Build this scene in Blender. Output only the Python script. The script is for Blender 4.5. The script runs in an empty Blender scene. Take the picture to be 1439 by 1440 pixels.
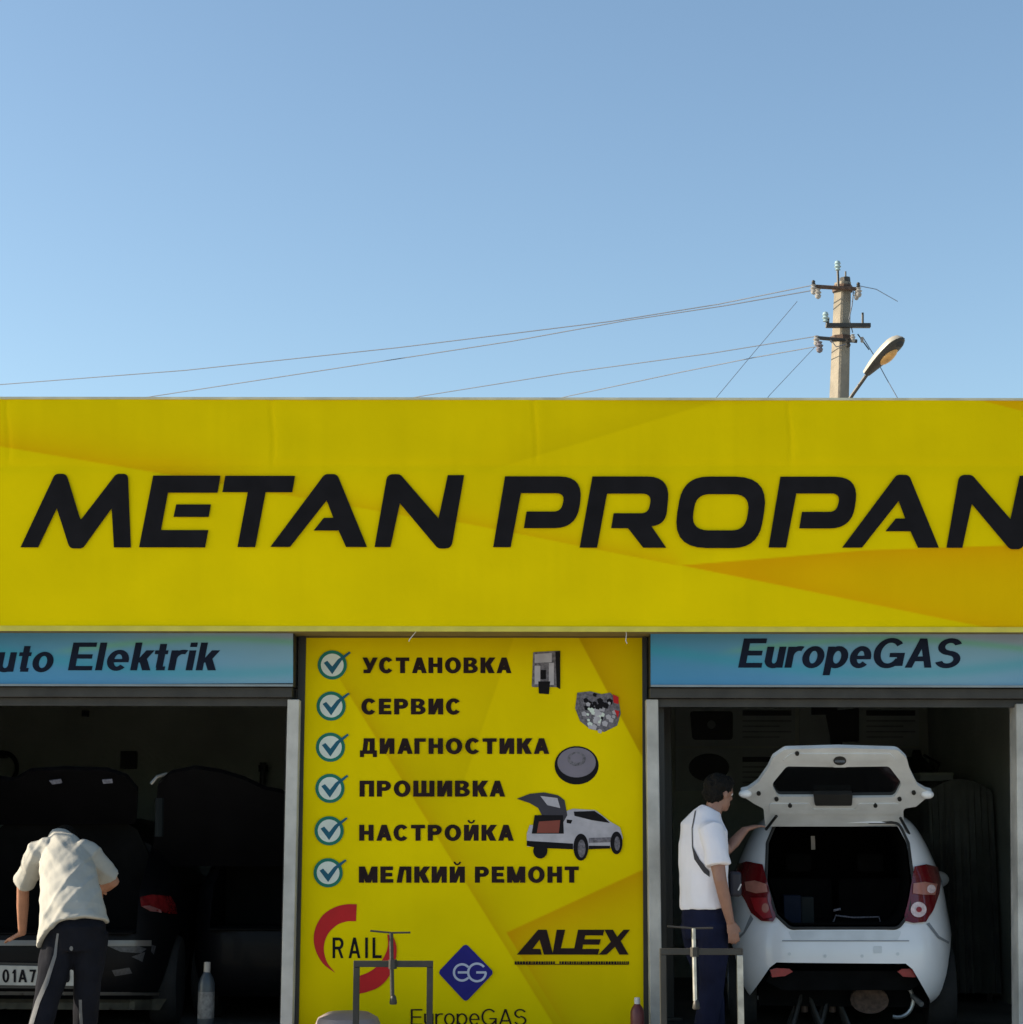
import bpy, bmesh, math, random
import numpy as np
from mathutils import Vector, Matrix, noise
from mathutils.geometry import delaunay_2d_cdt
from mathutils.bvhtree import BVHTree
random.seed(7)
R = math.radians
S = bpy.context.scene
COL = S.collection

# ------------------------------------------------------------------ camera, sky, sun, exposure
FPX = 2645.0                       # focal length in photograph pixels (1439 wide)
CAMZ = 1.42
cam = bpy.data.objects.new('camera', bpy.data.cameras.new('camera'))
COL.objects.link(cam)
cam.data.sensor_width = 36
cam.data.lens = 36 * FPX / 1439
cam.data.clip_end = 2000
RM = Matrix.Rotation(R(90 + 9.45), 3, 'X') @ Matrix.Rotation(R(0.1), 3, 'Z')
CP = Vector((0, 0, CAMZ))
cam.matrix_world = Matrix.Translation(CP) @ RM.to_4x4()
S.camera = cam

def ray(px, py):
    return RM @ Vector(((px - 719.5) / FPX, -(py - 720) / FPX, -1))
def at(px, py, Y):
    d = ray(px, py)
    return CP + d * (Y / d.y)

# the sun stands to the left, three degrees behind the facade plane
SUN_EL = R(25)
SUN_TO = Vector((-math.cos(SUN_EL) * math.cos(R(3.0)), math.cos(SUN_EL) * math.sin(R(3.0)), math.sin(SUN_EL)))
w = bpy.data.worlds.new("World"); S.world = w; w.use_nodes = True
nt = w.node_tree
bg = nt.nodes['Background']
sky = nt.nodes.new('ShaderNodeTexSky')
sky.sky_type = 'NISHITA'; sky.sun_disc = False
sky.sun_elevation = SUN_EL
sky.sun_rotation = math.atan2(SUN_TO.x, SUN_TO.y)
sky.altitude = 300; sky.air_density = 1.0; sky.dust_density = 1.2; sky.ozone_density = 0.9
tn = nt.nodes.new('ShaderNodeVectorMath'); tn.operation = 'MULTIPLY'; tn.inputs[1].default_value = (0.93, 1.01, 1.0)
nt.links.new(sky.outputs[0], tn.inputs[0]); nt.links.new(tn.outputs[0], bg.inputs[0])
bg.inputs[1].default_value = 0.082
sl = bpy.data.lights.new('sun', 'SUN'); sl.energy = 4.2; sl.angle = R(0.53); sl.color = (1.0, 0.86, 0.66)
so = bpy.data.objects.new('sun', sl); COL.objects.link(so)
so.rotation_euler = SUN_TO.to_track_quat('Z', 'Y').to_euler()
S.view_settings.view_transform = 'Standard'
S.view_settings.look = 'None'
S.view_settings.gamma = 1
S.view_settings.use_curve_mapping = False
S.view_settings.exposure = 1.3

# ------------------------------------------------------------------ materials
def srgb(r, g, b):
    f = lambda c: (c / 12.92 if c <= .04045 else ((c + .055) / 1.055) ** 2.4)
    return tuple(f(c / 255) for c in (r, g, b))
MATS = {}
def mat(name, col, rough=.6, metal=0., var=.12, scale=6., bump=0., bscale=60., coat=0., spec=None, alpha=None, attr=False):
    if name in MATS: return MATS[name]
    m = bpy.data.materials.new(name); m.use_nodes = True
    t = m.node_tree; p = t.nodes['Principled BSDF']
    tc = t.nodes.new('ShaderNodeTexCoord')
    n = t.nodes.new('ShaderNodeTexNoise'); n.inputs['Scale'].default_value = scale; n.inputs['Detail'].default_value = 5
    t.links.new(tc.outputs['Object'], n.inputs['Vector'])
    mr = t.nodes.new('ShaderNodeMapRange')
    mr.inputs['From Min'].default_value = .3; mr.inputs['From Max'].default_value = .7
    mr.inputs['To Min'].default_value = 1 - var; mr.inputs['To Max'].default_value = 1 + var
    t.links.new(n.outputs['Fac'], mr.inputs['Value'])
    mx = t.nodes.new('ShaderNodeVectorMath'); mx.operation = 'SCALE'
    if attr:
        a = t.nodes.new('ShaderNodeAttribute'); a.attribute_name = 'print'
        t.links.new(a.outputs['Color'], mx.inputs[0])
    else:
        mx.inputs[0].default_value = col[:3]
    t.links.new(mr.outputs[0], mx.inputs['Scale'])
    t.links.new(mx.outputs[0], p.inputs['Base Color'])
    p.inputs['Roughness'].default_value = rough; p.inputs['Metallic'].default_value = metal
    if coat: p.inputs['Coat Weight'].default_value = coat
    if spec is not None: p.inputs['Specular IOR Level'].default_value = spec
    if alpha is not None: p.inputs['Alpha'].default_value = alpha
    if bump:
        n2 = t.nodes.new('ShaderNodeTexNoise'); n2.inputs['Scale'].default_value = bscale; n2.inputs['Detail'].default_value = 6
        t.links.new(tc.outputs['Object'], n2.inputs['Vector'])
        b = t.nodes.new('ShaderNodeBump'); b.inputs['Strength'].default_value = bump; b.inputs['Distance'].default_value = .02
        t.links.new(n2.outputs['Fac'], b.inputs['Height']); t.links.new(b.outputs[0], p.inputs['Normal'])
    MATS[name] = m
    return m
m_print = mat('printed_vinyl', (1, 1, 1), rough=.7, var=.04, scale=1.6, bump=.08, bscale=9, spec=.02, attr=True)
m_ink = mat('black_ink', (.010, .009, .011), rough=.7, var=.2, spec=.1)
m_inkb = mat('brown_black_ink', (.022, .012, .012), rough=.7, var=.25, spec=.1)
m_navyink = mat('navy_ink', (.008, .013, .030), rough=.7, var=.2, spec=.1)
m_green = mat('green_ink', (.01, .16, .11), rough=.6, spec=.25)
m_teal = mat('teal_ink', (.01, .10, .16), rough=.6, spec=.25)
m_whiteink = mat('white_ink', (.62, .68, .62), rough=.6, spec=.25)
m_redink = mat('red_ink', (.50, .012, .015), rough=.6, spec=.25)
m_blueink = mat('blue_ink', (.012, .010, .17), rough=.6, spec=.25)
m_silverink = mat('silver_ink', (.42, .40, .44), rough=.6, var=.14, scale=14, spec=.25)
m_greyink = mat('grey_ink', (.14, .13, .15), rough=.6, var=.5, scale=60, spec=.25)
m_post = mat('painted_post', (.42, .41, .385), rough=.55, var=.3, scale=4, bump=.1, bscale=40)
m_dark = mat('dark_steel', (.035, .033, .03), rough=.5, metal=.2, var=.3, bump=.1)
m_black = mat('black_paint', (.012, .012, .012), rough=.45, var=.3)
m_plaster = mat('interior_plaster', (.36, .385, .33), rough=.9, var=.18, scale=1.3, bump=.2, bscale=30, spec=.12)
m_render = mat('cement_render', (.30, .28, .25), rough=.9, var=.15, scale=2, bump=.3, bscale=25)
m_floor = mat('oily_concrete', (.10, .095, .085), rough=.75, var=.45, scale=1.2, bump=.25, bscale=20)
m_ground = mat('dusty_concrete_yard', (.40, .375, .33), rough=.92, var=.15, scale=.6, bump=.5, bscale=80)
m_conc = mat('apron_concrete', (.40, .38, .34), rough=.9, var=.25, scale=.8, bump=.3, bscale=40)
m_polec = mat('pole_concrete', (.22, .195, .155), rough=.9, var=.3, scale=3, bump=.35, bscale=30)
m_roof = mat('roof_sheet', (.45, .46, .45), rough=.7, var=.12)
m_glassin = mat('insulator_glass', (.27, .37, .39), rough=.12, var=.05)
m_porc = mat('insulator_porcelain', (.27, .26, .25), rough=.2, var=.1)
m_wire = mat('wire', (.09, .11, .15), rough=.6, var=.1)
m_lampshell = mat('lamp_shell', (.30, .285, .25), rough=.45, var=.12, scale=10)
m_lampgl = mat('amber_lens', (.50, .27, .08), rough=.25, var=.3, scale=12)
m_whitecar = mat('white_car_paint', (.80, .80, .82), rough=.32, var=.05, scale=2.5, coat=.6, bump=.015, bscale=4)
m_whiteprime = mat('white_inner_paint', (.62, .64, .66), rough=.5, var=.1, scale=7)
m_blackcar = mat('black_car_paint', (.004, .004, .005), rough=.5, var=.2, coat=.03, spec=.12)
m_glass = mat('dark_glass', (.006, .007, .008), rough=.08, var=.1, spec=.6)
m_rubber = mat('rubber', (.015, .015, .015), rough=.85, var=.3, bump=.2)
m_trim = mat('black_plastic', (.018, .018, .018), rough=.7, var=.3)
m_lining = mat('boot_carpet', (.006, .006, .006), rough=.95, var=.3, spec=.05)
m_redlamp = mat('red_lamp_plastic', (.13, .005, .008), rough=.15, var=.12, scale=12, coat=.5)
m_redlamp2 = mat('bright_red_lamp_plastic', (.28, .008, .012), rough=.35, var=.2, scale=30, coat=.1)
m_amberlamp = mat('clear_amber_plastic', (.42, .17, .13), rough=.2, var=.12, scale=20)
m_clearlamp = mat('clear_lamp_plastic', (.70, .55, .55), rough=.15, var=.2, scale=50)
m_chrome = mat('chrome', (.6, .6, .6), rough=.2, metal=1., var=.1)
m_alu = mat('worn_aluminium', (.42, .42, .40), rough=.4, metal=.8, var=.3, scale=14)
m_plate = mat('plate_white', (.36, .36, .34), rough=.4, var=.15, scale=15)
m_skin = mat('skin', (.33, .16, .10), rough=.55, var=.12, scale=14, bump=.05)
m_skin2 = mat('light_skin', (.27, .14, .10), rough=.55, var=.12, scale=14, bump=.05)
m_hair = mat('black_hair', (.008, .007, .006), rough=.6, var=.4, scale=80, bump=.6, bscale=150, spec=.12)
m_cream = mat('cream_cotton', (.35, .345, .32), rough=.9, var=.06, scale=5, bump=.12, bscale=22, spec=.12)
m_white = mat('white_cotton', (.72, .70, .76), rough=.9, var=.05, scale=5, bump=.2, bscale=16, spec=.12)
m_navy = mat('navy_jersey', (.007, .008, .013), rough=.9, var=.3, bump=.2, bscale=20, spec=.12)
m_denim = mat('navy_denim', (.008, .010, .028), rough=.9, var=.3, bump=.2, bscale=20, spec=.12)
m_stripe = mat('stripe_grey', (.14, .145, .155), rough=.8, spec=.1)
m_bag = mat('black_nylon', (.012, .011, .02), rough=.6, var=.3)
m_cloth = mat('olive_tarpaulin', (.10, .105, .09), rough=.85, var=.3, scale=3, bump=.3)
m_poster = mat('poster_paper', (.30, .33, .31), rough=.6, var=.12, scale=3)
m_postink = mat('poster_ink', (.012, .012, .012), rough=.6, var=.3)
m_postgrey = mat('poster_grey', (.15, .165, .16), rough=.6, var=.3)
m_bluebox = mat('blue_plastic', (.006, .010, .022), rough=.7, spec=.1)
m_greybox = mat('grey_plastic', (.010, .013, .014), rough=.7, spec=.1)
m_redp = mat('red_plastic', (.15, .03, .03), rough=.4, var=.2)
m_whitep = mat('white_plastic', (.62, .60, .60), rough=.4, var=.1)
m_pinkp = mat('pale_plastic', (.25, .205, .21), rough=.5, var=.12)
m_bluep = mat('pale_blue_plastic', (.12, .16, .20), rough=.4, var=.2)
m_rust = mat('rusty_steel', (.10, .062, .045), rough=.75, metal=.3, var=.5, scale=25, bump=.3)
m_denim2 = mat('faded_grey_cloth', (.13, .125, .12), rough=.9, var=.3, scale=8, bump=.3)

# ------------------------------------------------------------------ object helpers
def props(o, label=None, cat=None, group=None, kind=None):
    if label: o['label'] = label
    if cat: o['category'] = cat
    if group: o['group'] = group
    if kind: o['kind'] = kind
    return o
def thing(name, loc, label, cat, group=None):
    o = bpy.data.objects.new(name, None); COL.objects.link(o); o.location = loc
    o.empty_display_size = .2
    return props(o, label, cat, group)
def wloc(p):
    v = Vector((0, 0, 0))
    while p: v = v + p.location; p = p.parent
    return v
class MB:
    def __init__(s): s.v = []; s.f = []
    def add(s, v, f):
        n = len(s.v); s.v += [tuple(x) for x in v]; s.f += [tuple(i + n for i in q) for q in f]; return s
    def box(s, x0, x1, y0, y1, z0, z1, mtx=None):
        v = [Vector((x, y, z)) for z in (z0, z1) for y in (y0, y1) for x in (x0, x1)]
        if mtx: v = [mtx @ p for p in v]
        return s.add(v, [(0, 2, 3, 1), (4, 5, 7, 6), (0, 1, 5, 4), (2, 6, 7, 3), (0, 4, 6, 2), (1, 3, 7, 5)])
    def tube(s, pts, rad, seg=10, cap=True, lat=None):
        pts = [Vector(p) for p in pts]; n = len(pts)
        if not isinstance(rad, (list, tuple)) or (isinstance(rad, tuple)): rad = [rad] * n
        rings = []; prev = None
        for i, p in enumerate(pts):
            t = (pts[min(i + 1, n - 1)] - pts[max(i - 1, 0)]).normalized()
            if lat is not None: a = Vector(lat) - t * Vector(lat).dot(t)
            elif prev is None:
                a = Vector((0, 0, 1)) if abs(t.z) < .9 else Vector((1, 0, 0)); a = a - t * a.dot(t)
            else: a = prev - t * prev.dot(t)
            a.normalize(); prev = a; b = t.cross(a)
            r = rad[i]; ra, rb = (r if isinstance(r, tuple) else (r, r))
            rings.append([p + a * ra * math.cos(2 * math.pi * k / seg) + b * rb * math.sin(2 * math.pi * k / seg) for k in range(seg)])
        v = [q for g in rings for q in g]; f = []
        for i in range(n - 1):
            for k in range(seg):
                f.append((i * seg + k, i * seg + (k + 1) % seg, (i + 1) * seg + (k + 1) % seg, (i + 1) * seg + k))
        if cap: f.append(tuple(reversed(range(seg)))); f.append(tuple((n - 1) * seg + k for k in range(seg)))
        return s.add(v, f)
    def ball(s, c, r, seg=14, ring=9, axes=None):
        c = Vector(c); r = r if isinstance(r, (tuple, list)) else (r, r, r)
        A = axes or (Vector((1, 0, 0)), Vector((0, 1, 0)), Vector((0, 0, 1)))
        v = []; f = []
        for i in range(ring + 1):
            th = math.pi * (i + .001) / (ring + .002)
            for k in range(seg):
                ph = 2 * math.pi * k / seg
                v.append(c + A[0] * r[0] * math.sin(th) * math.cos(ph) + A[1] * r[1] * math.sin(th) * math.sin(ph) + A[2] * r[2] * math.cos(th))
        for i in range(ring):
            for k in range(seg):
                f.append((i * seg + k, (i + 1) * seg + k, (i + 1) * seg + (k + 1) % seg, i * seg + (k + 1) % seg))
        f.append(tuple(range(seg))); f.append(tuple(reversed(range(ring * seg, ring * seg + seg))))
        return s.add(v, f)
    def lathe(s, c, prof, seg=16, axis=None):
        c = Vector(c); ax = Vector(axis or (0, 0, 1)).normalized()
        return s.tube([c + ax * (z + 1e-5 * i) for i, (r, z) in enumerate(prof)], [max(r, .0005) for r, z in prof], seg)
    def mesh(s, name):
        m = bpy.data.meshes.new(name); m.from_pydata(s.v, [], s.f); m.update(); return m
def link(name, me, m, parent=None, smooth=False, bevel=0):
    """mesh in WORLD coordinates; links it below its parent"""
    if isinstance(me, MB): me = me.mesh(name)
    bm = bmesh.new(); bm.from_mesh(me)
    bmesh.ops.recalc_face_normals(bm, faces=bm.faces)
    if bevel:
        bmesh.ops.bevel(bm, geom=[e for e in bm.edges if len(e.link_faces) == 2 and e.calc_face_angle(0) > .6], offset=bevel, segments=2, affect='EDGES', profile=.5, clamp_overlap=True)
    off = wloc(parent) if parent else Vector((0, 0, 0))
    bmesh.ops.translate(bm, verts=bm.verts, vec=-off)
    bm.to_mesh(me); bm.free()
    o = bpy.data.objects.new(name, me); COL.objects.link(o)
    if parent: o.parent = parent
    me.materials.clear(); me.materials.append(m)
    if smooth:
        me.polygons.foreach_set('use_smooth', [True] * len(me.polygons))
        try: me.set_sharp_from_angle(angle=R(38))
        except Exception: pass
    return o
def structure(name, mb, m, bevel=0): return props(link(name, mb, m, bevel=bevel), kind='structure')
def applied(me, mods):
    """evaluate modifiers on a mesh and return the resulting mesh"""
    o = bpy.data.objects.new('tmp', me); COL.objects.link(o)
    for typ, kw in mods:
        md = o.modifiers.new('m', typ)
        for k, v in kw.items(): setattr(md, k, v)
    dg = bpy.context.evaluated_depsgraph_get()
    r = bpy.data.meshes.new_from_object(o.evaluated_get(dg))
    bpy.data.objects.remove(o); return r
def organic(mb, vox, sm=3, wr=None):
    me = mb.mesh('org')
    bm = bmesh.new(); bm.from_mesh(me); bmesh.ops.recalc_face_normals(bm, faces=bm.faces); bm.to_mesh(me); bm.free()
    me = applied(me, [('REMESH', dict(mode='VOXEL', voxel_size=vox)), ('SMOOTH', dict(factor=.6, iterations=sm))])
    if wr:
        amp, sc = wr
        for v, n in zip(me.vertices, [Vector(p.normal) for p in me.vertices]):
            c = v.co
            q = Vector((c.x * sc[0], c.y * sc[1], c.z * sc[2]))
            v.co = c + n * amp * (noise.noise(q) + .6 * noise.noise(q * 2.3))
    return me
def bvh_of(*obs):
    V = []; F = []
    for o in obs:
        off = wloc(o); n = len(V)
        V += [v.co + off for v in o.data.vertices]; F += [tuple(i + n for i in p.vertices) for p in o.data.polygons]
    return BVHTree.FromPolygons(V, F)
# ---- polygons in photograph pixels
def inside(p, poly):
    x, y = p; c = False; n = len(poly); j = n - 1
    for i in range(n):
        xi, yi = poly[i]; xj, yj = poly[j]
        if (yi > y) != (yj > y) and x < (xj - xi) * (y - yi) / (yj - yi) + xi: c = not c
        j = i
    return c
def rpoly(pts, seg=7):
    """polygon with rounded corners: (x, y[, r])"""
    out = []; n = len(pts)
    for i in range(n):
        p = pts[i]; r = p[2] if len(p) > 2 else 0
        P = Vector(p[:2])
        if not r: out.append(tuple(P)); continue
        A = Vector(pts[i - 1][:2]) - P; B = Vector(pts[(i + 1) % n][:2]) - P
        ang = A.angle(B); t = min(r / math.tan(ang / 2), A.length * .49 if len(pts[i-1]) > 2 and pts[i-1][2] else A.length * .9, B.length * .49 if len(pts[(i+1) % n]) > 2 and pts[(i+1) % n][2] else B.length * .9)
        a = P + A.normalized() * t; b = P + B.normalized() * t
        for k in range(seg + 1):
            u = k / seg; out.append(tuple(a * (1 - u) ** 2 + P * 2 * u * (1 - u) * 1.0 + b * u * u))
    return out
def union_tris(polys, holes=(), extra=()):
    V = []; E = []
    for pl in list(polys) + list(holes):
        n = len(V); V += [Vector(p) for p in pl]; E += [(n + i, n + (i + 1) % len(pl)) for i in range(len(pl))]
    V += [Vector(p) for p in extra]
    v, e, f, *_ = delaunay_2d_cdt(V, E, [], 0, 1e-5)
    tr = []
    for t in f:
        c = sum((v[i] for i in t), Vector((0, 0))) / len(t)
        if any(inside(c, p) for p in polys) and not any(inside(c, h) for h in holes): tr.append(tuple(t))
    return v, tr
def flat(name, polys, Y, m, parent, holes=(), yfun=None):
    """flat print lying on the plane Y"""
    v, t = union_tris(polys, holes)
    mb = MB().add([at(p.x, p.y, Y) for p in v], t)
    return link(name, mb, m, parent)
def decal(name, poly, bvh, m, parent, off=.006, res=4., holes=()):
    """a thin skin wrapped on a real surface; outline given in photograph pixels"""
    P = []
    n = len(poly)
    for i in range(n):
        a = Vector(poly[i]); b = Vector(poly[(i + 1) % n]); k = max(1, int((b - a).length / res))
        P += [tuple(a.lerp(b, j / k)) for j in range(k)]
    xs = [p[0] for p in P]; ys = [p[1] for p in P]
    ex = [(x, y) for x in np.arange(min(xs) + res / 2, max(xs), res) for y in np.arange(min(ys) + res / 2, max(ys), res) if inside((x, y), P)]
    v, t = union_tris([P], holes, ex)
    V = []; last = None; ok = []
    for p in v:
        d = ray(p.x, p.y).normalized(); h = bvh.ray_cast(CP, d)
        ok.append(h[0] is not None)
        V.append(h[0] + h[1].normalized() * off * (1 if h[1].dot(d) < 0 else -1) if h[0] else Vector((0, 0, 0)))
    good = [i for i, k in enumerate(ok) if k]
    if not good: return None
    for i in range(len(V)):
        if not ok[i]:
            j = min(good, key=lambda g: (v[g] - v[i]).length)
            V[i] = at(v[i].x, v[i].y, V[j].y)
    return link(name, MB().add(V, t), m, parent, smooth=True)
def slab(poly, yf, th, back=True):
    """thick plate: outline in pixels, depth from yf(px,py), thickness th away from the camera"""
    v, t = union_tris([poly])
    mb = MB(); F = [at(p.x, p.y, yf(p.x, p.y)) for p in v]; B = [q + Vector((0, th, 0)) for q in F]
    n = len(F); fs = list(t) + [tuple(reversed([i + n for i in q])) for q in t]
    cnt = {}
    for q in t:
        for a, b in zip(q, q[1:] + q[:1]): cnt[(a, b)] = 1
    for (a, b) in cnt:
        if (b, a) not in cnt: fs.append((a, b, b + n, a + n))
    return mb.add(F + B, fs)

# ------------------------------------------------------------------ stroke alphabet (cap height 1, y up)
def bar(x0, y0, x1, y1): return [(x0, y0), (x1, y0), (x1, y1), (x0, y1)]
def par(x0, y0, x1, y1, h): return [(x0, y0), (x0 + h, y0), (x1 + h, y1), (x1, y1)]
def band(cx, cy, rx, ry, t, a0, a1, n=14, ty=None):
    ty = ty or t; o = []; i_ = []
    for k in range(n + 1):
        a = R(a0 + (a1 - a0) * k / n); o.append((cx + rx * math.cos(a), cy + ry * math.sin(a))); i_.append((cx + (rx - t) * math.cos(a), cy + (ry - ty) * math.sin(a)))
    return o + i_[::-1]
def ring(cx, cy, rx, ry, t, ty=None): return [band(cx, cy, rx, ry, t, 0, 181, ty=ty), band(cx, cy, rx, ry, t, 180, 361, ty=ty)]
def glyph(c, t):
    u = t * .82                                             # thinner horizontals
    G = {
    'У': ([par(0, 1, .30, .26, t), par(.16, 0, .70 - t * .4, 1, t), bar(.06, 0, .16 + t * .8, u)], .78),
    'С': ([band(.42, .5, .42, .52, t, 38, 322, 26, u)], .80),
    'Т': ([bar(0, 1 - u, .76, 1), bar(.38 - t / 2, 0, .38 + t / 2, 1)], .76),
    'А': ([par(0, 0, .42 - t / 2, 1, t), par(.84 - t, 0, .42 - t / 2, 1, t), bar(.2, .2, .64, .2 + u)], .78),
    'Н': ([bar(0, 0, t, 1), bar(.78 - t, 0, .78, 1), bar(0, .5 - u / 2, .78, .5 + u / 2)], .78),
    'О': (ring(.45, .5, .45, .52, t, u), .90),
    'В': ([bar(0, 0, t, 1)] + [band(.42, .74, .33, .26, t, -90, 90, ty=u * .85), bar(0, 1 - u * .85, .42, 1), bar(0, .5 - u * .4, .46, .5 + u * .4), band(.44, .28, .36, .28, t, -90, 90, ty=u * .85), bar(0, 0, .44, u * .85)], .80),
    'К': ([bar(0, 0, t, 1), par(.14, .42, .50, 1, t * 1.25), par(.82 - t * 1.3, 0, .22, .58, t * 1.25)], .76),
    'Д': ([bar(0, 0, .92, u), bar(0, -.2, t * .8, u), bar(.92 - t * .8, -.2, .92, u), bar(.20, 1 - u, .80, 1), bar(.80 - t, 0, .80, 1), par(.12, 0, .22, 1, t * .9)], .92),
    'И': ([bar(0, 0, t, 1), bar(.80 - t, 0, .80, 1), par(t * .3, 0, .80 - t * 1.3, 1, t)], .80),
    'Й': ([bar(0, 0, t, 1), bar(.80 - t, 0, .80, 1), par(t * .3, 0, .80 - t * 1.3, 1, t), band(.40, 1.30, .20, .22, .10, 180, 360)], .80),
    'Г': ([bar(0, 0, t, 1), bar(0, 1 - u, .62, 1)], .62),
    'П': ([bar(0, 0, t, 1), bar(.78 - t, 0, .78, 1), bar(0, 1 - u, .78, 1)], .78),
    'Р': ([bar(0, 0, t, 1), bar(0, 1 - u, .42, 1), bar(0, .36, .42, .36 + u), band(.42, .68, .34, .32, t, -90, 90, ty=u)], .76),
    'Ш': ([bar(0, 0, t, 1), bar(.57 - t / 2, 0, .57 + t / 2, 1), bar(1.14 - t, 0, 1.14, 1), bar(0, 0, 1.14, u)], 1.14),
    'М': ([bar(0, 0, t, 1), bar(.98 - t, 0, .98, 1), par(.49 - t / 2, 0, .04, 1, t), par(.49 - t / 2, 0, .94 - t, 1, t)], .98),
    'Е': ([bar(0, 0, t, 1), bar(0, 0, .68, u), bar(0, 1 - u, .66, 1), bar(0, .5 - u / 2, .62, .5 + u / 2)], .68),
    'Л': ([bar(.80 - t, 0, .80, 1), bar(.2, 1 - u, .80, 1), par(.02, 0, .18, 1, t)], .80),
    'E': ([bar(0, 0, t, 1), bar(0, 0, .66, u), bar(0, 1 - u, .66, 1), bar(0, .5 - u / 2, .60, .5 + u / 2)], .66),
    'A': ([par(0, 0, .38 - t / 2, 1, t), par(.76 - t, 0, .38 - t / 2, 1, t), bar(.18, .22, .58, .22 + u)], .76),
    'R': ([bar(0, 0, t, 1), bar(0, 1 - u, .40, 1), bar(0, .42, .40, .42 + u), band(.40, .71, .30, .29, t, -90, 90, ty=u), par(.72 - t * 1.1, 0, .30, .5, t)], .72),
    'I': ([bar(0, 0, t, 1)], t),
    'L': ([bar(0, 0, t, 1), bar(0, 0, .58, u)], .58),
    'X': ([par(0, 0, .78 - t, 1, t), par(.78 - t, 0, 0, 1, t)], .78),
    'G': ([band(.44, .5, .44, .52, t, 40, 330, 26, u), bar(.46, .36, .88, .36 + u * .9), bar(.88 - t, .06, .88, .40)], .90),
    'S': ([band(.36, .72, .34, .29, t, 20, 270, 18, u), band(.36, .28, .36, .30, t, -160, 90, 18, u)], .74),
    'u': ([bar(0, .2, t, .72), bar(.54 - t, 0, .54, .72), band(.27, .26, .27, .28, t, 180, 360, ty=u)], .54),
    'r': ([bar(0, 0, t, .72), band(.34, .40, .34, .34, t, 70, 180, ty=u)], .40),
    'o': (ring(.31, .36, .31, .38, t, u), .62),
    'p': ([bar(0, -.26, t, .72)] + ring(.31, .36, .31, .38, t, u), .62),
    'e': ([band(.30, .36, .30, .38, t, 0, 318, 22, u), bar(.06, .36 - u * .45, .60, .36 + u * .3)], .60),
    'l': ([bar(0, 0, t, 1)], t),
    'i': ([bar(0, 0, t, .72), bar(0, .84, t, 1)], t),
    't': ([bar(.10, .1, .10 + t, .95), bar(0, .72 - u * .9, .36, .72), bar(.12, 0, .36, u * .9)], .36),
    'k': ([bar(0, 0, t, 1), par(.10, .28, .34, .72, t * 1.2), par(.56 - t * 1.2, 0, .16, .45, t * 1.2)], .50),
    '0': (ring(.30, .5, .30, .52, t, u), .60),
    '1': ([bar(.16, 0, .16 + t, 1), par(0, .70, .16, .96, t * .8)], .34),
    '7': ([bar(0, 1 - u, .56, 1), par(.10, 0, .56 - t, 1, t)], .56),
    '4': ([bar(.38, 0, .38 + t, 1), bar(0, .22, .6, .22 + u), par(0, .25, .34, 1, t)], .60),
    'J': ([bar(.42 - t, .25, .42, 1), band(.21, .27, .21, .28, t, 180, 360, ty=u)], .44),
    'B': ([bar(0, 0, t, 1)] + [band(.38, .74, .30, .26, t, -90, 90, ty=u * .85), bar(0, 1 - u * .85, .38, 1), bar(0, .5 - u * .4, .4, .5 + u * .4), band(.40, .28, .32, .28, t, -90, 90, ty=u * .85), bar(0, 0, .4, u * .85)], .72),
    ' ': ([], .30),
    }
    return G[c]
def text_polys(s, x0, x1, yb, cap, t=.24, gap=.12, shear=0., tilt=0.):
    adv = 0; items = []
    for c in s:
        g, a = glyph(c, t); items.append((g, adv)); adv += a + gap
    adv -= gap; sx = (x1 - x0) / adv; out = []
    for g, ox in items:
        for p in g:
            out.append([(x0 + (ox + x) * sx + y * shear * cap, yb - y * cap + tilt * ((ox + x) / adv)) for x, y in p])
    return out
def lettering(s, x0, x1, yb, cap, Y, m, parent, **k):
    return flat('lettering', text_polys(s, x0, x1, yb, cap, **k), Y, m, parent)

def sheet(name, c, Y, nx, ny, cfun, parent, dfun=None, m=None):
    """printed sheet: corner pixels tl,tr,br,bl; every vertex gets the print colour at its pixel"""
    u, v = np.meshgrid(np.linspace(0, 1, nx), np.linspace(0, 1, ny))
    tl, tr, br, bl = [np.array(p, float) for p in c]
    PX = (1 - v) * ((1 - u) * tl[0] + u * tr[0]) + v * ((1 - u) * bl[0] + u * br[0])
    PY = (1 - v) * ((1 - u) * tl[1] + u * tr[1]) + v * ((1 - u) * bl[1] + u * br[1])
    M = np.array(RM)
    d = np.stack([(PX - 719.5) / FPX, -(PY - 720) / FPX, -np.ones_like(PX)], -1) @ M.T
    P = d * (Y / d[..., 1:2]) + np.array(CP)
    if dfun is not None: P[..., 1] += dfun(PX, PY)
    off = np.array(wloc(parent)); P = P - off
    me = bpy.data.meshes.new(name)
    idx = np.arange(nx * ny).reshape(ny, nx)
    q = np.stack([idx[:-1, :-1], idx[1:, :-1], idx[1:, 1:], idx[:-1, 1:]], -1).reshape(-1, 4)
    me.vertices.add(nx * ny); me.vertices.foreach_set('co', P.reshape(-1))
    me.loops.add(q.size); me.loops.foreach_set('vertex_index', q.reshape(-1))
    me.polygons.add(len(q)); me.polygons.foreach_set('loop_start', np.arange(0, q.size, 4)); 
    me.update(calc_edges=True)
    at_ = me.color_attributes.new('print', 'FLOAT_COLOR', 'POINT')
    C = np.ones((nx * ny, 4)); C[:, :3] = cfun(PX, PY).reshape(-1, 3)
    at_.data.foreach_set('color', C.reshape(-1))
    me.polygons.foreach_set('use_smooth', np.ones(len(q), bool))
    o = bpy.data.objects.new(name, me); COL.objects.link(o); o.parent = parent
    me.materials.append(m or m_print)
    return o
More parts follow.
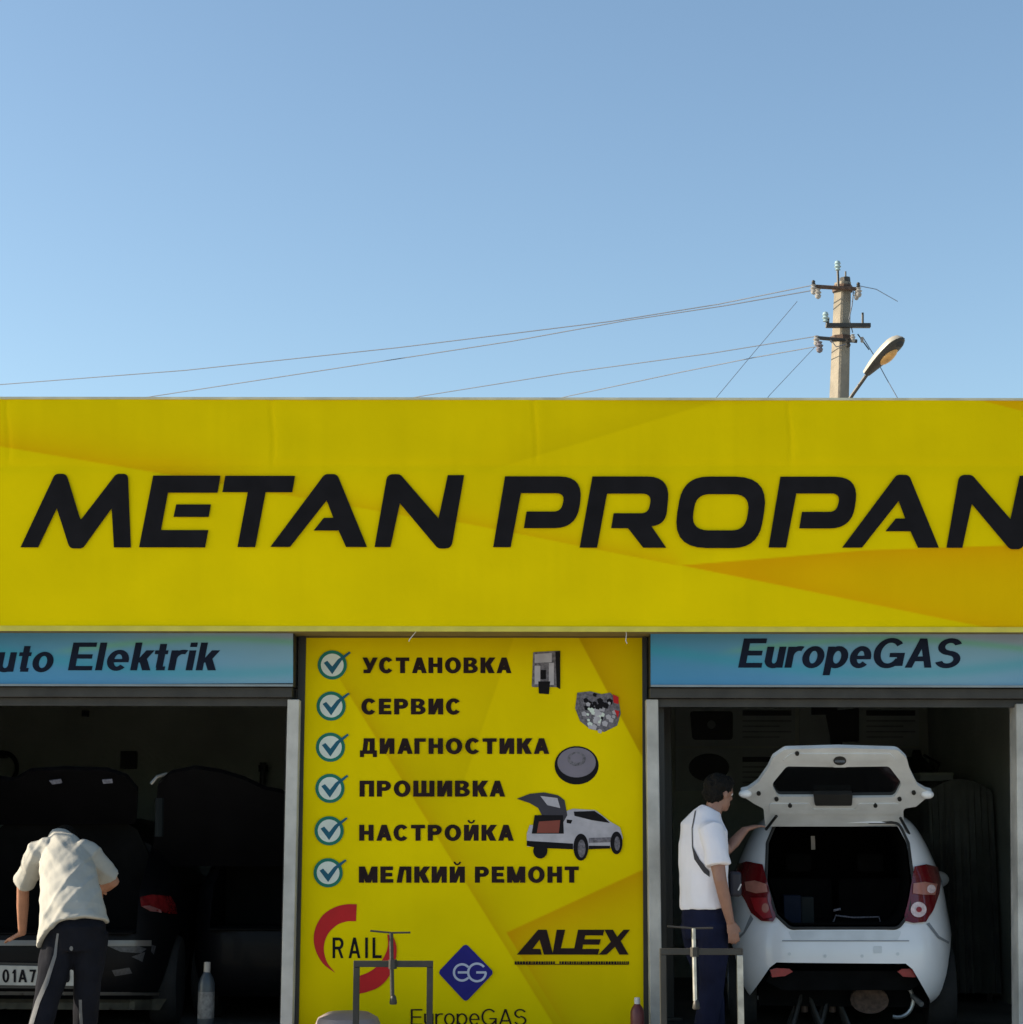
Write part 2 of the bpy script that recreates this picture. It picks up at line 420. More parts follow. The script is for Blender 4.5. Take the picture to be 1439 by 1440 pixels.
def sd(PX, PY, a, b):
    """signed distance to the line a->b; positive = above it in the picture when a is left of b"""
    dx, dy = b[0] - a[0], b[1] - a[1]; L = math.hypot(dx, dy)
    return ((PX - a[0]) * dy - (PY - a[1]) * dx) / L
def along(PX, PY, a, b):
    dx, dy = b[0] - a[0], b[1] - a[1]; return ((PX - a[0]) * dx + (PY - a[1]) * dy) / (dx * dx + dy * dy)
def edge(d, w): return np.where(d > 0, np.exp(-d / w), np.exp(-(d / 1.5) ** 2) * (d <= 0))
def sst(x, a, b): t = np.clip((x - a) / (b - a), 0, 1); return t * t * (3 - 2 * t)

# ------------------------------------------------------------------ the setting
YF, YB = 12.3, 12.60               # banner front; post plane
YS, YP = 12.56, 12.76              # blue signs; yellow panel
YBACK = 18.0
YLB = 17.42                        # back wall of the left bay
structure('ground', MB().box(-400, 400, -300, 600, -.5, 0), m_ground)
structure('pavement', MB().box(-14, 14, 6.0, 12.80, -.1, .02), m_conc, bevel=.01)
GB = thing('garage_building', (0, 12.8, 0), 'long low garage with two open service bays behind the yellow banner', 'building')
WX0, WX1 = -9.0, 9.0
XL0, XL1 = at(-100, 1100, 12.8).x, at(407, 1100, 12.8).x
XR0, XR1 = at(910, 1100, 12.8).x, at(1445, 1100, 12.8).x
wl = MB()
wl.box(WX0, XL0, 12.83, 13.05, 0, 3.0).box(XL1, XR0, 12.83, 13.05, 0, 3.0).box(XR1, WX1, 12.83, 13.05, 0, 3.0)
wl.box(XL0, XL1, 12.83, 13.05, 2.42, 3.0).box(XR0, XR1, 12.83, 13.05, 2.42, 3.0)
link('wall', wl, m_render, GB)
link('wall', MB().box(WX0, WX1, YBACK + .02, YBACK + .25, 0, 3.0), m_plaster, GB)
link('wall', MB().box(WX0, WX0 + .2, 13.05, YBACK + .02, 0, 3.0), m_plaster, GB)
link('wall', MB().box(WX0 + .2, -.1, YLB, YLB + .1, .026, 3.0), m_plaster, GB)
link('wall', MB().box(3.97, 4.17, 13.05, YBACK + .02, 0, 3.0), m_plaster, GB)
link('wall', MB().box(WX1 - .2, WX1, 13.05, YBACK + .02, 0, 3.0), m_render, GB)
link('wall', MB().box(-.1, .1, 13.05, YBACK + .02, 0, 3.0), m_plaster, GB)
link('floor', MB().box(WX0 + .2, WX1 - .2, 12.80, YBACK, -.1, .025), m_floor, GB)
link('roof', MB().box(WX0 - .1, WX1 + .1, 12.85, YBACK + .4, 3.004, 3.12), m_roof, GB)
# shutter boxes above each opening: housing rail + lower lip
for (a, b) in ((-100, 411), (914, 1450)):
    x0, x1 = at(a, 970, YB).x, at(b, 970, YB).x
    z1, z0 = at(720, 965.5, YB).z, at(720, 981, YB).z
    o = link('shutter_box', MB().box(x0, x1, YB + .0, YB + .229, z0, z1 - .006), m_dark, GB, bevel=.004)
    link('shutter_lip', MB().box(x0 + .01, x1 - .01, YB + .06, YB + .09, z0 - .055, z0 - .003), m_dark, o)
    link('shutter_slat', MB().box(x0 + .01, x1 - .01, YB + .12, YB + .14, z0 - .03, z0 - .003), m_trim, o)
# jamb posts
def post(px_top, px_bot, wpx, ytop):
    T = at(px_top, ytop, YB); B_ = at(px_bot, 1440, YB); k = (T.z - 0) / (T.z - B_.z); Bx = T.x + (B_.x - T.x) * k
    h = wpx / 210 / 2; mb = MB()
    mb.add([(Bx - h, YB + .02, 0), (Bx + h, YB + .02, 0), (Bx + h, YB + .20, 0), (Bx - h, YB + .20, 0),
            (T.x - h, YB + .02, T.z), (T.x + h, YB + .02, T.z), (T.x + h, YB + .20, T.z), (T.x - h, YB + .20, T.z)],
           [(0, 1, 2, 3), (4, 5, 6, 7), (0, 1, 5, 4), (1, 2, 6, 5), (2, 3, 7, 6), (3, 0, 4, 7)])
    return link('post', mb, m_post, GB, bevel=.006)
post(412.5, 402.5, 16.5, 983); post(917.5, 923.5, 17, 983); post(1441, 1445, 22, 989); post(-104, -114, 17, 983)
for (px, pb, s) in ((403.5, 393.5, -1), (929, 936, 1)):      # black shutter guides inside the posts
    T = at(px, 986, YB + .1); B_ = at(pb, 1440, YB + .1)
    link('shutter_guide', MB().box(min(T.x, B_.x) - .012, min(T.x, B_.x) + .03, YB + .203, YB + .228, 0, T.z), m_black, GB)

# ---- yellow banner: printed sheet on a box frame
BA = thing('roof_banner', (0, YF, 2.7), 'long yellow banner box reading METAN PROPAN across the top of the garage', 'banner')
YEL = np.array([.80, .605, .001]); ORA = np.array([.72, .40, .001]); DRK = np.array([.56, .40, .001])
RS = np.random.RandomState(4)
def vnoise(X, Y, sx, sy, seed):
    g = np.random.RandomState(seed).rand(64, 64); x = (X + 900) / sx; y = (Y - 300) / sy
    x0 = np.floor(x).astype(int); y0 = np.floor(y).astype(int); fx = x - x0; fy = y - y0
    fx = fx * fx * (3 - 2 * fx); fy = fy * fy * (3 - 2 * fy); G = lambda a, b: g[a % 64, b % 64]
    return (G(y0, x0) * (1 - fx) + G(y0, x0 + 1) * fx) * (1 - fy) + (G(y0 + 1, x0) * (1 - fx) + G(y0 + 1, x0 + 1) * fx) * fy
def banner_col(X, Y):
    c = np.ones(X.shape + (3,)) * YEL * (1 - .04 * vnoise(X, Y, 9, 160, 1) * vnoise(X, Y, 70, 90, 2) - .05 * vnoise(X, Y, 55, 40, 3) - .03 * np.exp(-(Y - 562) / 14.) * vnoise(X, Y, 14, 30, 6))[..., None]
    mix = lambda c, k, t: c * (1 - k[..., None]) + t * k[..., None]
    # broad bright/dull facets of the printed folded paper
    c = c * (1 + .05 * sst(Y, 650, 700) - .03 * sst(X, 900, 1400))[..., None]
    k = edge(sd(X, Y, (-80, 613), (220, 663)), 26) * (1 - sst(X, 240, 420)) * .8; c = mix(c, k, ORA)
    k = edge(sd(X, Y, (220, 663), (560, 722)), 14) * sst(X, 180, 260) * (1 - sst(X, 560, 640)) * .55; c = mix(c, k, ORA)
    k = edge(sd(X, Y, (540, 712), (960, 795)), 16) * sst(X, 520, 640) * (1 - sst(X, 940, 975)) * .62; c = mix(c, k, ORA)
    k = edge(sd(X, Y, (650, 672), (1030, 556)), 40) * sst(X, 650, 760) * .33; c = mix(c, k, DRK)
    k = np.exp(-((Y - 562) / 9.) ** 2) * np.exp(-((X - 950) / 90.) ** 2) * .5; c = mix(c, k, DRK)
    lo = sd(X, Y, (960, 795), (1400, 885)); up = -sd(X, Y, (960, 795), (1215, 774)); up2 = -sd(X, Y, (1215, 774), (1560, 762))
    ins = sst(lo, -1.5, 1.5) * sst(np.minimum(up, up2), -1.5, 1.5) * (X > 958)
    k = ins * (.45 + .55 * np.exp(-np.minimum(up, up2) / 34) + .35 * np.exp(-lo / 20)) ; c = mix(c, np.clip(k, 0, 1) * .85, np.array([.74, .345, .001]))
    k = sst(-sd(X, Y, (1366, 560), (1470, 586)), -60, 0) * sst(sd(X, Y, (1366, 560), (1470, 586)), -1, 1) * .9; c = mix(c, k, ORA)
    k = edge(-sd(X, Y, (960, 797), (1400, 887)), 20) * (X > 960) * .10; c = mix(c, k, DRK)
    return c
def banner_dis(X, Y):
    d = np.zeros_like(X); v = (1 - sst(Y, 640, 662))
    for x in (11, 383, 752, 1110, 1480, -360):
        d += .007 * np.exp(-((X - x - 2 * np.sin(Y / 19)) / 3.0) ** 2) * v - .003 * np.exp(-((X - x - 14) / 10) ** 2) * v
    d += .006 * np.exp(-((Y - 655) / 7.) ** 2) + .004 * np.sin(X / 92. + Y / 60.) * np.sin(Y / 75.) + .0025 * np.sin(X / 31.) * np.exp(-((Y - 600) / 60) ** 2)
    d -= .006 * np.exp(-((Y - 880) / 5.) ** 2)
    d += .0016 * np.sin((X + 2.3 * Y) / 17. + 2 * np.sin(X / 130.)) * np.exp(-(((X + 90) % 366 - 60) / 55.) ** 2) * (1 - sst(Y, 575, 690)) + .0012 * np.sin((X - 1.7 * Y) / 21.) * np.sin(X / 210.) ** 2 * sst(Y, 760, 850)
    return d
BL, BR_ = -620, 2060
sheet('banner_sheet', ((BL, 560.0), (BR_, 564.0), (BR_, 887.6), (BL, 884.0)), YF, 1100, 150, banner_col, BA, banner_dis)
fr = MB()
A_, B_ = at(BL, 560.0, YF), at(BR_, 564.0, YF); C_, D_ = at(BL, 884.0, YF), at(BR_, 887.6, YF)
zt, zb = min(A_.z, B_.z), max(C_.z, D_.z)
def sl_bar(z0, z1, ya, yb, pad=0):
    return MB().add([(A_.x, ya, C_.z + z0), (D_.x, ya, D_.z + z0), (D_.x, yb, D_.z + z0), (A_.x, yb, C_.z + z0),
                     (A_.x, ya, C_.z + z1), (D_.x, ya, D_.z + z1), (D_.x, yb, D_.z + z1), (A_.x, yb, C_.z + z1)],
                    [(0, 1, 2, 3), (4, 5, 6, 7), (0, 1, 5, 4), (1, 2, 6, 5), (2, 3, 7, 6), (3, 0, 4, 7)])
H = A_.z - C_.z
link('edge_trim', sl_bar(-.012, .022, YF - .012, YF - .0085), mat('trim_yellow', (.60, .52, .06), rough=.4), BA)
link('edge_trim', sl_bar(H - .004, H + .012, YF - .010, YF + .03), mat('trim_steel', (.55, .53, .38), rough=.5, var=.2), BA)
link('soffit', sl_bar(.002, .012, YF + .03, 12.82), mat('soffit_board', (.20, .15, .05), rough=.8), BA)
link('back_board', sl_bar(0.02, H - .01, 12.40, 12.43), m_dark, BA)
for k in range(-4, 9):
    x = at(11 + 183 * k, 700, YF).x
    if A_.x < x < D_.x: link('frame_post', MB().box(x - .02, x + .02, YF + .035, YF + .09, zb + .05, zt - .06), m_dark, BA)
# big letters, each its own part
LET = {
 'M': ([[(29.4, 770.5), (78, 667, 9), (94, 667, 9), (114, 732, 1.5), (164, 667, 9), (180.5, 667, 7), (184.7, 770.5), (160.7, 770.5), (157.6, 715.7), (117, 772, 9), (98.5, 772, 9), (80.5, 715.7), (54.4, 770.5)]], []),
 'E': ([[(216, 669.3), (310.5, 669.3), (306.6, 693.4), (236.8, 693.4), (227, 745.9), (293.5, 745.9), (289, 770.3), (196, 770.3)], [(248.3, 709.8), (297.2, 709.8), (294, 727.5), (244.5, 727.5)]], []),
 'T': ([[(317.2, 669.5), (415.4, 669.5), (411.4, 692.6), (374.0, 692.6), (359.4, 769.8), (334.3, 769.8), (348.9, 692.6), (313.2, 692.6)]], []),
 'A': ([[(380.5, 769.5), (457, 667, 9), (474.5, 667, 9), (516.5, 769.5), (487, 769.5), (476.5, 746.4), (441.3, 746.4), (455.8, 728.4), (469, 728.4), (459.8, 704), (408.3, 769.5)]], []),
 'N': ([[(527, 769.5), (545, 667, 10), (563, 667, 9), (616.9, 729), (630, 668.2), (653, 668.2), (635, 771.5, 11), (616, 771.5, 10), (562.7, 708), (549.5, 769.5)]], []),
 'P': ([[(710.4, 669.8), (821, 669.8, 30), (811, 742.6, 36), (736.8, 742.6), (740.7, 719.2), (789, 719.2, 13), (795, 693.5, 13), (732.8, 693.5), (718.3, 769.5), (693.7, 769.5)]], []),
 'R': ([[(833.2, 669.8), (943, 669.8, 30), (936, 737, 32), (916.3, 739.8), (937.0, 770), (904.5, 770), (883.3, 742.6), (859.6, 742.6), (863.0, 721.5), (911.5, 721.5, 12), (917, 694, 13), (853.8, 694), (839.8, 770), (815.2, 770)]], []),
 'O': ([[(961, 669.8, 42), (1083, 669.8, 42), (1066, 770.3, 42), (944, 770.3, 42)]], [[(979.5, 694.6, 22), (1056, 694.6, 22), (1047.5, 745.4, 22), (971, 745.4, 22)]]),
}
def bigletter(k, dx):
    polys, holes = LET[k]
    sh = lambda P: [(x + dx, y + (x + dx - 720) * .0012) for x, y in rpoly(P)]
    v, t = union_tris([sh(p) for p in polys], [sh(p) for p in holes])
    link('letter', MB().add([at(p.x, p.y, YF - .013) for p in v], t), m_ink, BA)
for k, dx in (('M', 0), ('E', 0), ('T', 0), ('A', 0), ('N', 0), ('P', 0), ('R', 0), ('O', 0), ('P', 387), ('A', 803.7), ('N', 803.7)): bigletter(k, dx)
for pts in ([(588, 884), (583, 891), (577, 898), (575, 902)], [(880, 885), (881, 892), (880, 901), (882, 905)]):
    link('loose_thread', MB().tube([at(x, y, YF + .02) for x, y in pts], .0028, 6), m_whitep, BA)

# ---- blue fascia signs
BLU = np.array([.07, .27, .48])
def blue_col(ph):
    def f(X, Y):
        c = np.ones(X.shape + (3,)) * BLU
        mix = lambda c, k, t: c * (1 - k[..., None]) + np.array(t) * k[..., None]
        u = (X - ph)
        k = sst(u, -200, 420) * .8; c = mix(c, k, (.25, .42, .52))
        k = .5 + .5 * np.sin(u / 70. + Y / 30.); c = mix(c, k * .30 * sst(Y, 890, 960), (.03, .22, .52))
        wv = 912 - 14 * np.sin((u - 60) / 120.); k = np.exp(-((Y - wv) / 5.) ** 2) * .6; c = mix(c, k * sst(u, 0, 60), (.16, .42, .26))
        k = sst(wv - Y, 0, 10) * sst(u, 60, 300) * .6; c = mix(c, k, (.32, .33, .42))
        k = np.exp(-((Y - 925 - 22 * np.sin(u / 160.)) / 9.) ** 2) * .4; c = mix(c, k, (.03, .35, .42))
        return c
    return f
def fascia(tl, tr, br, bl, ph, label):
    o = thing('fascia_sign', (at(tl[0], 925, YS).x, YS, 2.3), label, 'sign', 'blue signs above the bays')
    sheet('sign_sheet', (tl, tr, br, bl), YS, 220, 44, blue_col(ph), o)
    a, b = at(bl[0], bl[1], YS), at(br[0], br[1], YS); t = at(tr[0], tr[1], YS)
    link('sign_box', MB().box(a.x, b.x, YS + .012, YS + .265, min(a.z, b.z), t.z - .01), m_dark, o)
    link('edge_strip', MB().box(a.x, b.x, YS - .012, YS + .01, min(a.z, b.z) - .004, min(a.z, b.z) + .010), mat('strip_alu', (.22, .27, .30), rough=.5), o)
    return o
s1 = fascia((-130, 886), (412.5, 889), (412.5, 960.5), (-130, 963.5), 60, 'blue fascia sign reading Auto Elektrik above the left bay')
lettering('Elektrik', 96, 301, 942.5, 39, YS - .003, m_navyink, s1, t=.19, gap=.09, shear=.20)
lettering('Auto', -46, 73, 944.5, 38, YS - .003, m_navyink, s1, t=.19, gap=.08, shear=.20)
s2 = fascia((915, 889), (1560, 891), (1560, 966), (915, 965.0), 1000, 'blue fascia sign reading EuropeGAS above the right bay')
lettering('EuropeGAS', 1038, 1349, 938.8, 41, YS - .003, m_navyink, s2, t=.20, gap=.055, shear=.20)

# ---- yellow service panel between the bays
PN = thing('service_panel', (at(665, 1400, YP).x, YP, 0), 'tall yellow panel listing six services with green ticks between the two bays', 'sign')
PYEL = np.array([.82, .635, .001])
def panel_col(X, Y):
    c = np.ones(X.shape + (3,)) * PYEL * (1 - .04 * vnoise(X, Y, 45, 60, 8) * vnoise(X, Y, 12, 90, 9) - .06 * vnoise(X, Y, 60, 50, 10))[..., None]
    mix = lambda c, k, t: c * (1 - k[..., None]) + np.array(t) * k[..., None]
    OR = (.60, .30, .002); OL = (.50, .36, .002)
    k = edge(sd(X, Y, (455, 915), (780, 1440)), 70) * .45 * sst(Y, 900, 980); c = mix(c, k, OL)
    k = edge(sd(X, Y, (455, 915), (780, 1440)), 12) * .35 * sst(Y, 920, 1000); c = mix(c, k, OR)
    k = edge(sd(X, Y, (640, 1130), (720, 900)), 60) * .28 * (1 - sst(Y, 1080, 1140)); c = mix(c, k, OL)
    k = edge(sd(X, Y, (820, 905), (905, 1065)), 40) * .8 * (1 - sst(Y, 1050, 1070)); c = mix(c, k, OR)
    k = edge(sd(X, Y, (820, 905), (905, 1065)), 14) * .5; c = mix(c, k, OL)
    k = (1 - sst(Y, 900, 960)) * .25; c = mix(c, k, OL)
    # orange folded wedge behind ALEX
    up = -sd(X, Y, (712, 1311), (905, 1222)); ri = sd(X, Y, (712, 1311), (800, 1452))
    ins = sst(up, -1, 1.5) * sst(ri, -1, 1.5)
    c = mix(c, np.clip(ins * (np.exp(-up / 50) * .8 + .25 * np.exp(-ri / 10)), 0, 1), (.62, .30, .002))
    k = sst(Y, 1300, 1440) * .12; c = mix(c, k, OL)
    return c
def panel_dis(X, Y): return .003 * np.sin(X / 60.) * np.sin(Y / 47. + 1) + .002 * np.sin(X / 23. + Y / 90.)
PB = 1452.5
sheet('panel_sheet', ((430.5, 896), (903.5, 896), (905.5, PB), (419.5, PB)), YP, 240, 280, panel_col, PN, panel_dis)
def pq(a, b, c, d, Y0, th, m, name): link(name, slab([a, b, c, d], lambda x, y: Y0, th), m, PN)
pq((421, 890), (430.8, 890), (420, PB + 3), (411, PB + 3), YP - .02, .04, m_black, 'frame')
pq((903.2, 890), (909, 890), (914.5, PB + 3), (905.3, PB + 3), YP - .02, .04, m_black, 'frame')
pq((430.8, 888), (903.2, 888), (903.2, 896.5), (430.8, 896.5), YP - .02, .04, mat('brown_trim', (.09, .06, .015), rough=.6), 'frame')
pq((419, PB), (906, PB), (906, PB + 6), (419, PB + 6), YP - .02, .04, m_black, 'frame')
link('back_board', MB().box(at(432, 1000, YP).x, at(902, 1000, YP).x, YP + .012, YP + .05, .06, 2.66), m_dark, PN)
L1 = YP - .006
for s, x0, x1, yb, cap in (('УСТАНОВКА', 510, 718, 946.5, 22), ('СЕРВИС', 508.5, 648, 1004.5, 22.2), ('ДИАГНОСТИКА', 506.5, 771, 1060, 22), ('ПРОШИВКА', 506, 709, 1120, 22.4),
                       ('НАСТРОЙКА', 505.5, 721, 1182, 22.4), ('МЕЛКИЙ', 505, 654, 1241, 22.8), ('РЕМОНТ', 668, 814, 1241, 22.8)):
    lettering(s, x0, x1, yb, cap, L1, m_inkb, PN, t=.275, gap=.15)
for cx, cy in ((467.6, 935), (466, 992.8), (465, 1050.6), (464.3, 1108.4), (463.2, 1168), (461.8, 1227)):
    tk = flat('tick_mark', [[(cx + 20.5 * math.cos(a), cy + 20.5 * math.sin(a)) for a in np.linspace(0, 2 * math.pi, 33)[:-1]]], L1, m_green, PN)
    flat('disc', [[(cx + 16 * math.cos(a), cy + 16 * math.sin(a)) for a in np.linspace(0, 2 * math.pi, 29)[:-1]]], L1 - .001, m_whiteink, tk)
    flat('check', [[(cx - 12, cy - 3), (cx - 7, cy - 6), (cx, cy + 2), (cx + 8, cy - 8), (cx + 24, cy - 19), (cx + 26, cy - 17), (cx + 13, cy - 6), (cx, cy + 13)]], L1 - .002, m_teal, tk)
# printed pictures
pr = flat('printed_reducer', [rpoly([(750, 917, 2), (788, 915, 2), (788, 966, 2), (748, 966, 2)])], L1, m_greyink, PN)
flat('highlight', [[(752, 920), (776, 918), (776, 931), (752, 932)]], L1 - .001, m_silverink, pr)
flat('highlight', [[(772, 932), (779, 932), (779, 963), (772, 963)], [(752, 936), (760, 936), (760, 962), (752, 962)]], L1 - .0012, m_silverink, pr)
flat('shadow_side', [[(781, 916), (788, 915), (788, 969), (783, 966)], [(757, 958), (774, 958), (772, 976), (758, 975)], [(760, 942), (768, 942), (768, 955), (760, 955)]], L1 - .0014, m_ink, pr)
pe = flat('printed_engine', [[(812, 974), (830, 972), (846, 976), (858, 974), (870, 985), (873, 1003), (868, 1020), (850, 1029), (830, 1025), (816, 1014), (809, 996)]], L1, m_greyink, PN)
rs = random.Random(3)
for k, m_ in enumerate((m_silverink, m_ink, m_silverink, m_ink, m_whiteink, m_silverink)):
    ps = []
    for j in range(9):
        a = rs.uniform(0, 6.28); r = rs.uniform(0, 22) if m_ is not m_ink else rs.uniform(0, 18); q = rs.uniform(2, 4.6)
        x, y = 841 + r * math.cos(a) * 1.2, 1000 + r * math.sin(a) + (6 if m_ is not m_ink else -7)
        ps.append([(x - q, y - q * .5), (x, y - q), (x + q, y - q * .3), (x + q * .6, y + q), (x - q * .7, y + q * .7)])
    props(flat('engine_detail', ps, L1 - .0006 * (k + 1), m_, pe), kind='stuff')
flat('red_cap', [[(862, 976), (870, 980), (870, 990), (863, 988)], [(864, 998), (871, 1000), (869, 1010)]], L1 - .005, m_redink, pe)
def ell(cx, cy, rx, ry, n=30): return [(cx + rx * math.cos(a), cy + ry * math.sin(a)) for a in np.linspace(0, 2 * math.pi, n + 1)[:-1]]
pt = flat('printed_gas_tank', [ell(811, 1076, 31, 27)], L1, m_ink, PN)
flat('tank_top', [ell(811, 1072, 27, 21)], L1 - .0008, mat('mid_grey_ink', (.20, .18, .22), rough=.7, var=.1, spec=.1), pt)
flat('tank_ring', [ell(811, 1067, 13, 10)], L1 - .0016, m_greyink, pt)
flat('tank_hub', [ell(811, 1066, 8.5, 6.5)], L1 - .0024, mat('mid_grey_ink', (.2, .2, .2)), pt)
# printed silver car with its hatch open
pc = flat('printed_car', [rpoly([(741, 1172, 2), (745, 1160), (790, 1158), (797, 1140, 4), (806, 1137, 3), (838, 1139, 6), (858, 1155, 6), (872, 1163, 5), (876, 1178, 3), (872, 1190), (810, 1194), (741, 1190, 2)])], L1, m_silverink, PN)
flat('printed_hatch', [[(727, 1123), (745, 1116), (765, 1114), (785, 1118), (794, 1125), (798, 1146), (790, 1160), (764, 1150), (757, 1136), (745, 1129)]], L1 - .0006, mat('dark_grey_ink', (.05, .048, .06), rough=.7, var=.15, spec=.1), pc)
flat('printed_hatch_glass', [[(760, 1119), (784, 1122), (788, 1136), (770, 1132)]], L1 - .0012, m_silverink, pc)
flat('printed_boot', [[(752, 1146), (792, 1146), (793, 1172), (748, 1172)]], L1 - .0010, m_ink, pc)
flat('printed_boot_floor', [[(758, 1155), (788, 1153), (786, 1171), (755, 1171)]], L1 - .0016, mat('dull_red_ink', (.20, .035, .02), rough=.6), pc)
flat('printed_glass', [[(807, 1141), (836, 1140), (848, 1148), (858, 1157), (832, 1153), (808, 1147)], [(797, 1152), (805, 1153), (803, 1158), (797, 1157)]], L1 - .0010, m_ink, pc)
flat('printed_sill', [[(741, 1182), (806, 1186), (806, 1194), (756, 1192), (741, 1189)], [(828, 1189), (858, 1189), (858, 1193), (828, 1194)]], L1 - .0010, m_ink, pc)
flat('printed_door_shade', [[(828, 1178), (860, 1177), (860, 1184), (828, 1185)]], L1 - .0008, m_greyink, pc)
for e_ in (ell(817, 1191, 10.5, 19), ell(867, 1185, 8.5, 16), ell(760, 1196, 10, 11)): flat('printed_tyre', [e_], L1 - .0020, m_ink, pc)
for e_ in (ell(818, 1193, 5.5, 12.5), ell(868, 1186, 4, 10)): flat('printed_rim', [e_], L1 - .0028, m_greyink, pc)
# logos
def smooth(P, n=5):
    o = []; N = len(P)
    for i in range(N):
        a, b, c, d = [Vector(P[(i + k) % N]) for k in (-1, 0, 1, 2)]
        for j in range(n):
            t = j / n; o.append(tuple(.5 * ((2 * b) + (c - a) * t + (2 * a - 5 * b + 4 * c - d) * t * t + (3 * b - a - 3 * c + d) * t ** 3)))
    return o
flat('logo_arc', [smooth([(501.5, 1271.2), (502, 1272), (501.5, 1283), (501, 1294), (500.4, 1295), (488, 1295.5), (475, 1300), (463, 1311), (457, 1324), (456, 1338), (461, 1354), (471, 1366.5), (470.5, 1366.8), (455, 1355), (445, 1338), (441.5, 1320), (445, 1302), (455, 1286), (470, 1276), (486, 1271.5)])], L1, m_redink, PN)
flat('logo_arc', [smooth([(504.2, 1373), (505, 1372.2), (520, 1366), (533, 1356), (542, 1342), (546, 1328), (545, 1314.4), (546, 1314), (553, 1317), (558, 1332), (556, 1352), (547, 1373), (534, 1387), (518, 1394), (505, 1397), (504.2, 1396)])], L1, m_redink, PN)
lettering('RAIL', 468, 537, 1347, 29, L1 - .001, m_ink, PN, t=.17, gap=.30)
dm = flat('logo_diamond', [rpoly([(655, 1326, 6), (695, 1367, 6), (655, 1409, 6), (616, 1367, 6)])], L1, m_blueink, PN)
flat('logo_rings', [band(650, 1367, 13, 13, 3.2, 40, 320, 26), bar(644, 1365.4, 660, 1368.6)], L1 - .001, mat('pale_ink', (.45, .48, .60), rough=.6), dm)
flat('logo_rings', [band(671, 1367, 14, 14, 3.2, 0, 322, 30), bar(670, 1365.4, 684, 1368.6)], L1 - .002, mat('pale_ink', (.45, .48, .60)), dm)
lettering('EuropeGAS', 578, 741, 1441, 22.5, L1, m_inkb, PN, t=.11, gap=.10)
axl = [[(727, 1342), (757, 1307, 1), (769, 1307, 1), (778, 1342), (765, 1342), (759, 1321), (749, 1334), (760, 1334), (762, 1342)]]
flat('lettering', [rpoly(axl[0]), [(783, 1307), (795, 1307), (789, 1333), (811, 1333), (808, 1342), (775 + 2, 1342)],
      [(813, 1307), (850, 1307), (848, 1315), (823, 1315), (822, 1320.5), (845, 1320.5), (843, 1328), (820, 1328), (819, 1334), (843, 1334), (841, 1342), (806, 1342)],
      [(850, 1307), (862, 1307), (868, 1317), (877, 1307), (886, 1307), (873, 1323), (884, 1342), (871, 1342), (865, 1331), (853, 1342), (842, 1342), (859, 1324)]], L1 - .001, m_inkb, PN)
ps = []; x = 724.
rs = random.Random(5)
while x < 884:
    wq = rs.uniform(1.6, 3.4)
    if not (779 < x < 785): ps.append(bar(x, 1351.5, x + wq, 1355.8))
    x += wq + .9
ps.append(bar(724, 1355.2, 884, 1356.2))
props(flat('logo_tagline', ps, L1 - .001, m_inkb, PN), kind='stuff')

# ------------------------------------------------------------------ utility pole, lamp, wires
YPOL = 20.5
UP = thing('utility_pole', (at(1181, 1100, YPOL).x, YPOL, 0), 'concrete utility pole with crossarms and insulators behind the banner', 'pole')
pb, ptp = at(1180, 560, YPOL), at(1185, 398, YPOL)
pole = MB(); dirp = (ptp - pb) / (ptp.z - pb.z)
def pc_(z): return pb + dirp * (z - pb.z)
ax = (Matrix.Rotation(R(34), 3, 'Z') @ Vector((1, 0, 0)))
rr = []; V = []
for z, h in ((0, .115), (pb.z, .085), (ptp.z, .074)):
    c = pc_(z); a = ax; b = Vector((-ax.y, ax.x, 0)); ch = .018
    for (sx, sy) in ((-1, -1), (1, -1), (1, 1), (-1, 1)):
        e = [(sx * h, sy * (h - ch)), (sx * (h - ch), sy * h)]
        if sx * sy > 0: e = e[::-1]
        e = e if (sx, sy) in ((-1, -1), (1, 1)) else e
        for p in (e if sx * sy < 0 else e): V.append(c + a * p[0] + b * p[1])
def hull(bmv, name):
    bm = bmesh.new()
    for v in bmv: bm.verts.new(v)
    bmesh.ops.convex_hull(bm, input=bm.verts); me = bpy.data.meshes.new(name); bm.to_mesh(me); bm.free(); return me
link('pole_shaft', hull(V, 'pole_shaft'), m_polec, UP)
def pt3(x, y, dy=0): return at(x, y, YPOL + dy)
link('pole_cap', MB().tube([pt3(1189, 402), pt3(1188, 391)], .06, 10), m_dark, UP)
link('crossarm', MB().tube([pt3(1144, 403, -.16), pt3(1209, 407, -.13)], .024, 6), m_rust, UP)
link('crossarm', MB().box(pt3(1159, 463).x, pt3(1220, 463).x, YPOL - .19, YPOL - .13, pt3(1190, 466).z, pt3(1190, 460.5).z), m_dark, UP)
link('crossarm', MB().tube([pt3(1147, 475, -.15), pt3(1205, 480, -.12)], .022, 6), m_dark, UP)
link('clamp_band', MB().lathe(pc_(pt3(0, 478).z), [(.125, 0), (.125, .05)], 8), m_rust, UP)
link('clamp_band', MB().lathe(pc_(pt3(0, 409).z), [(.115, 0), (.115, .07)], 8), m_rust, UP)
link('crossarm_pin', MB().tube([pt3(1179, 407, -.15), pt3(1178, 380, -.15)], .014, 6), m_dark, UP)
link('crossarm_pin', MB().tube([pt3(1189, 392), pt3(1189, 382)], .01, 6), m_dark, UP)
link('crossarm_pin', MB().tube([pt3(1213, 461, -.16), pt3(1213, 440, -.16)], .013, 6), m_dark, UP)
link('crossarm_pin', MB().tube([pt3(1163, 461, -.16), pt3(1164, 447, -.16)], .02, 6), m_dark, UP)
prof = [(.012, 0), (.036, .01), (.022, .03), (.045, .05), (.026, .075), (.040, .09), (.030, .12), (.005, .135)]
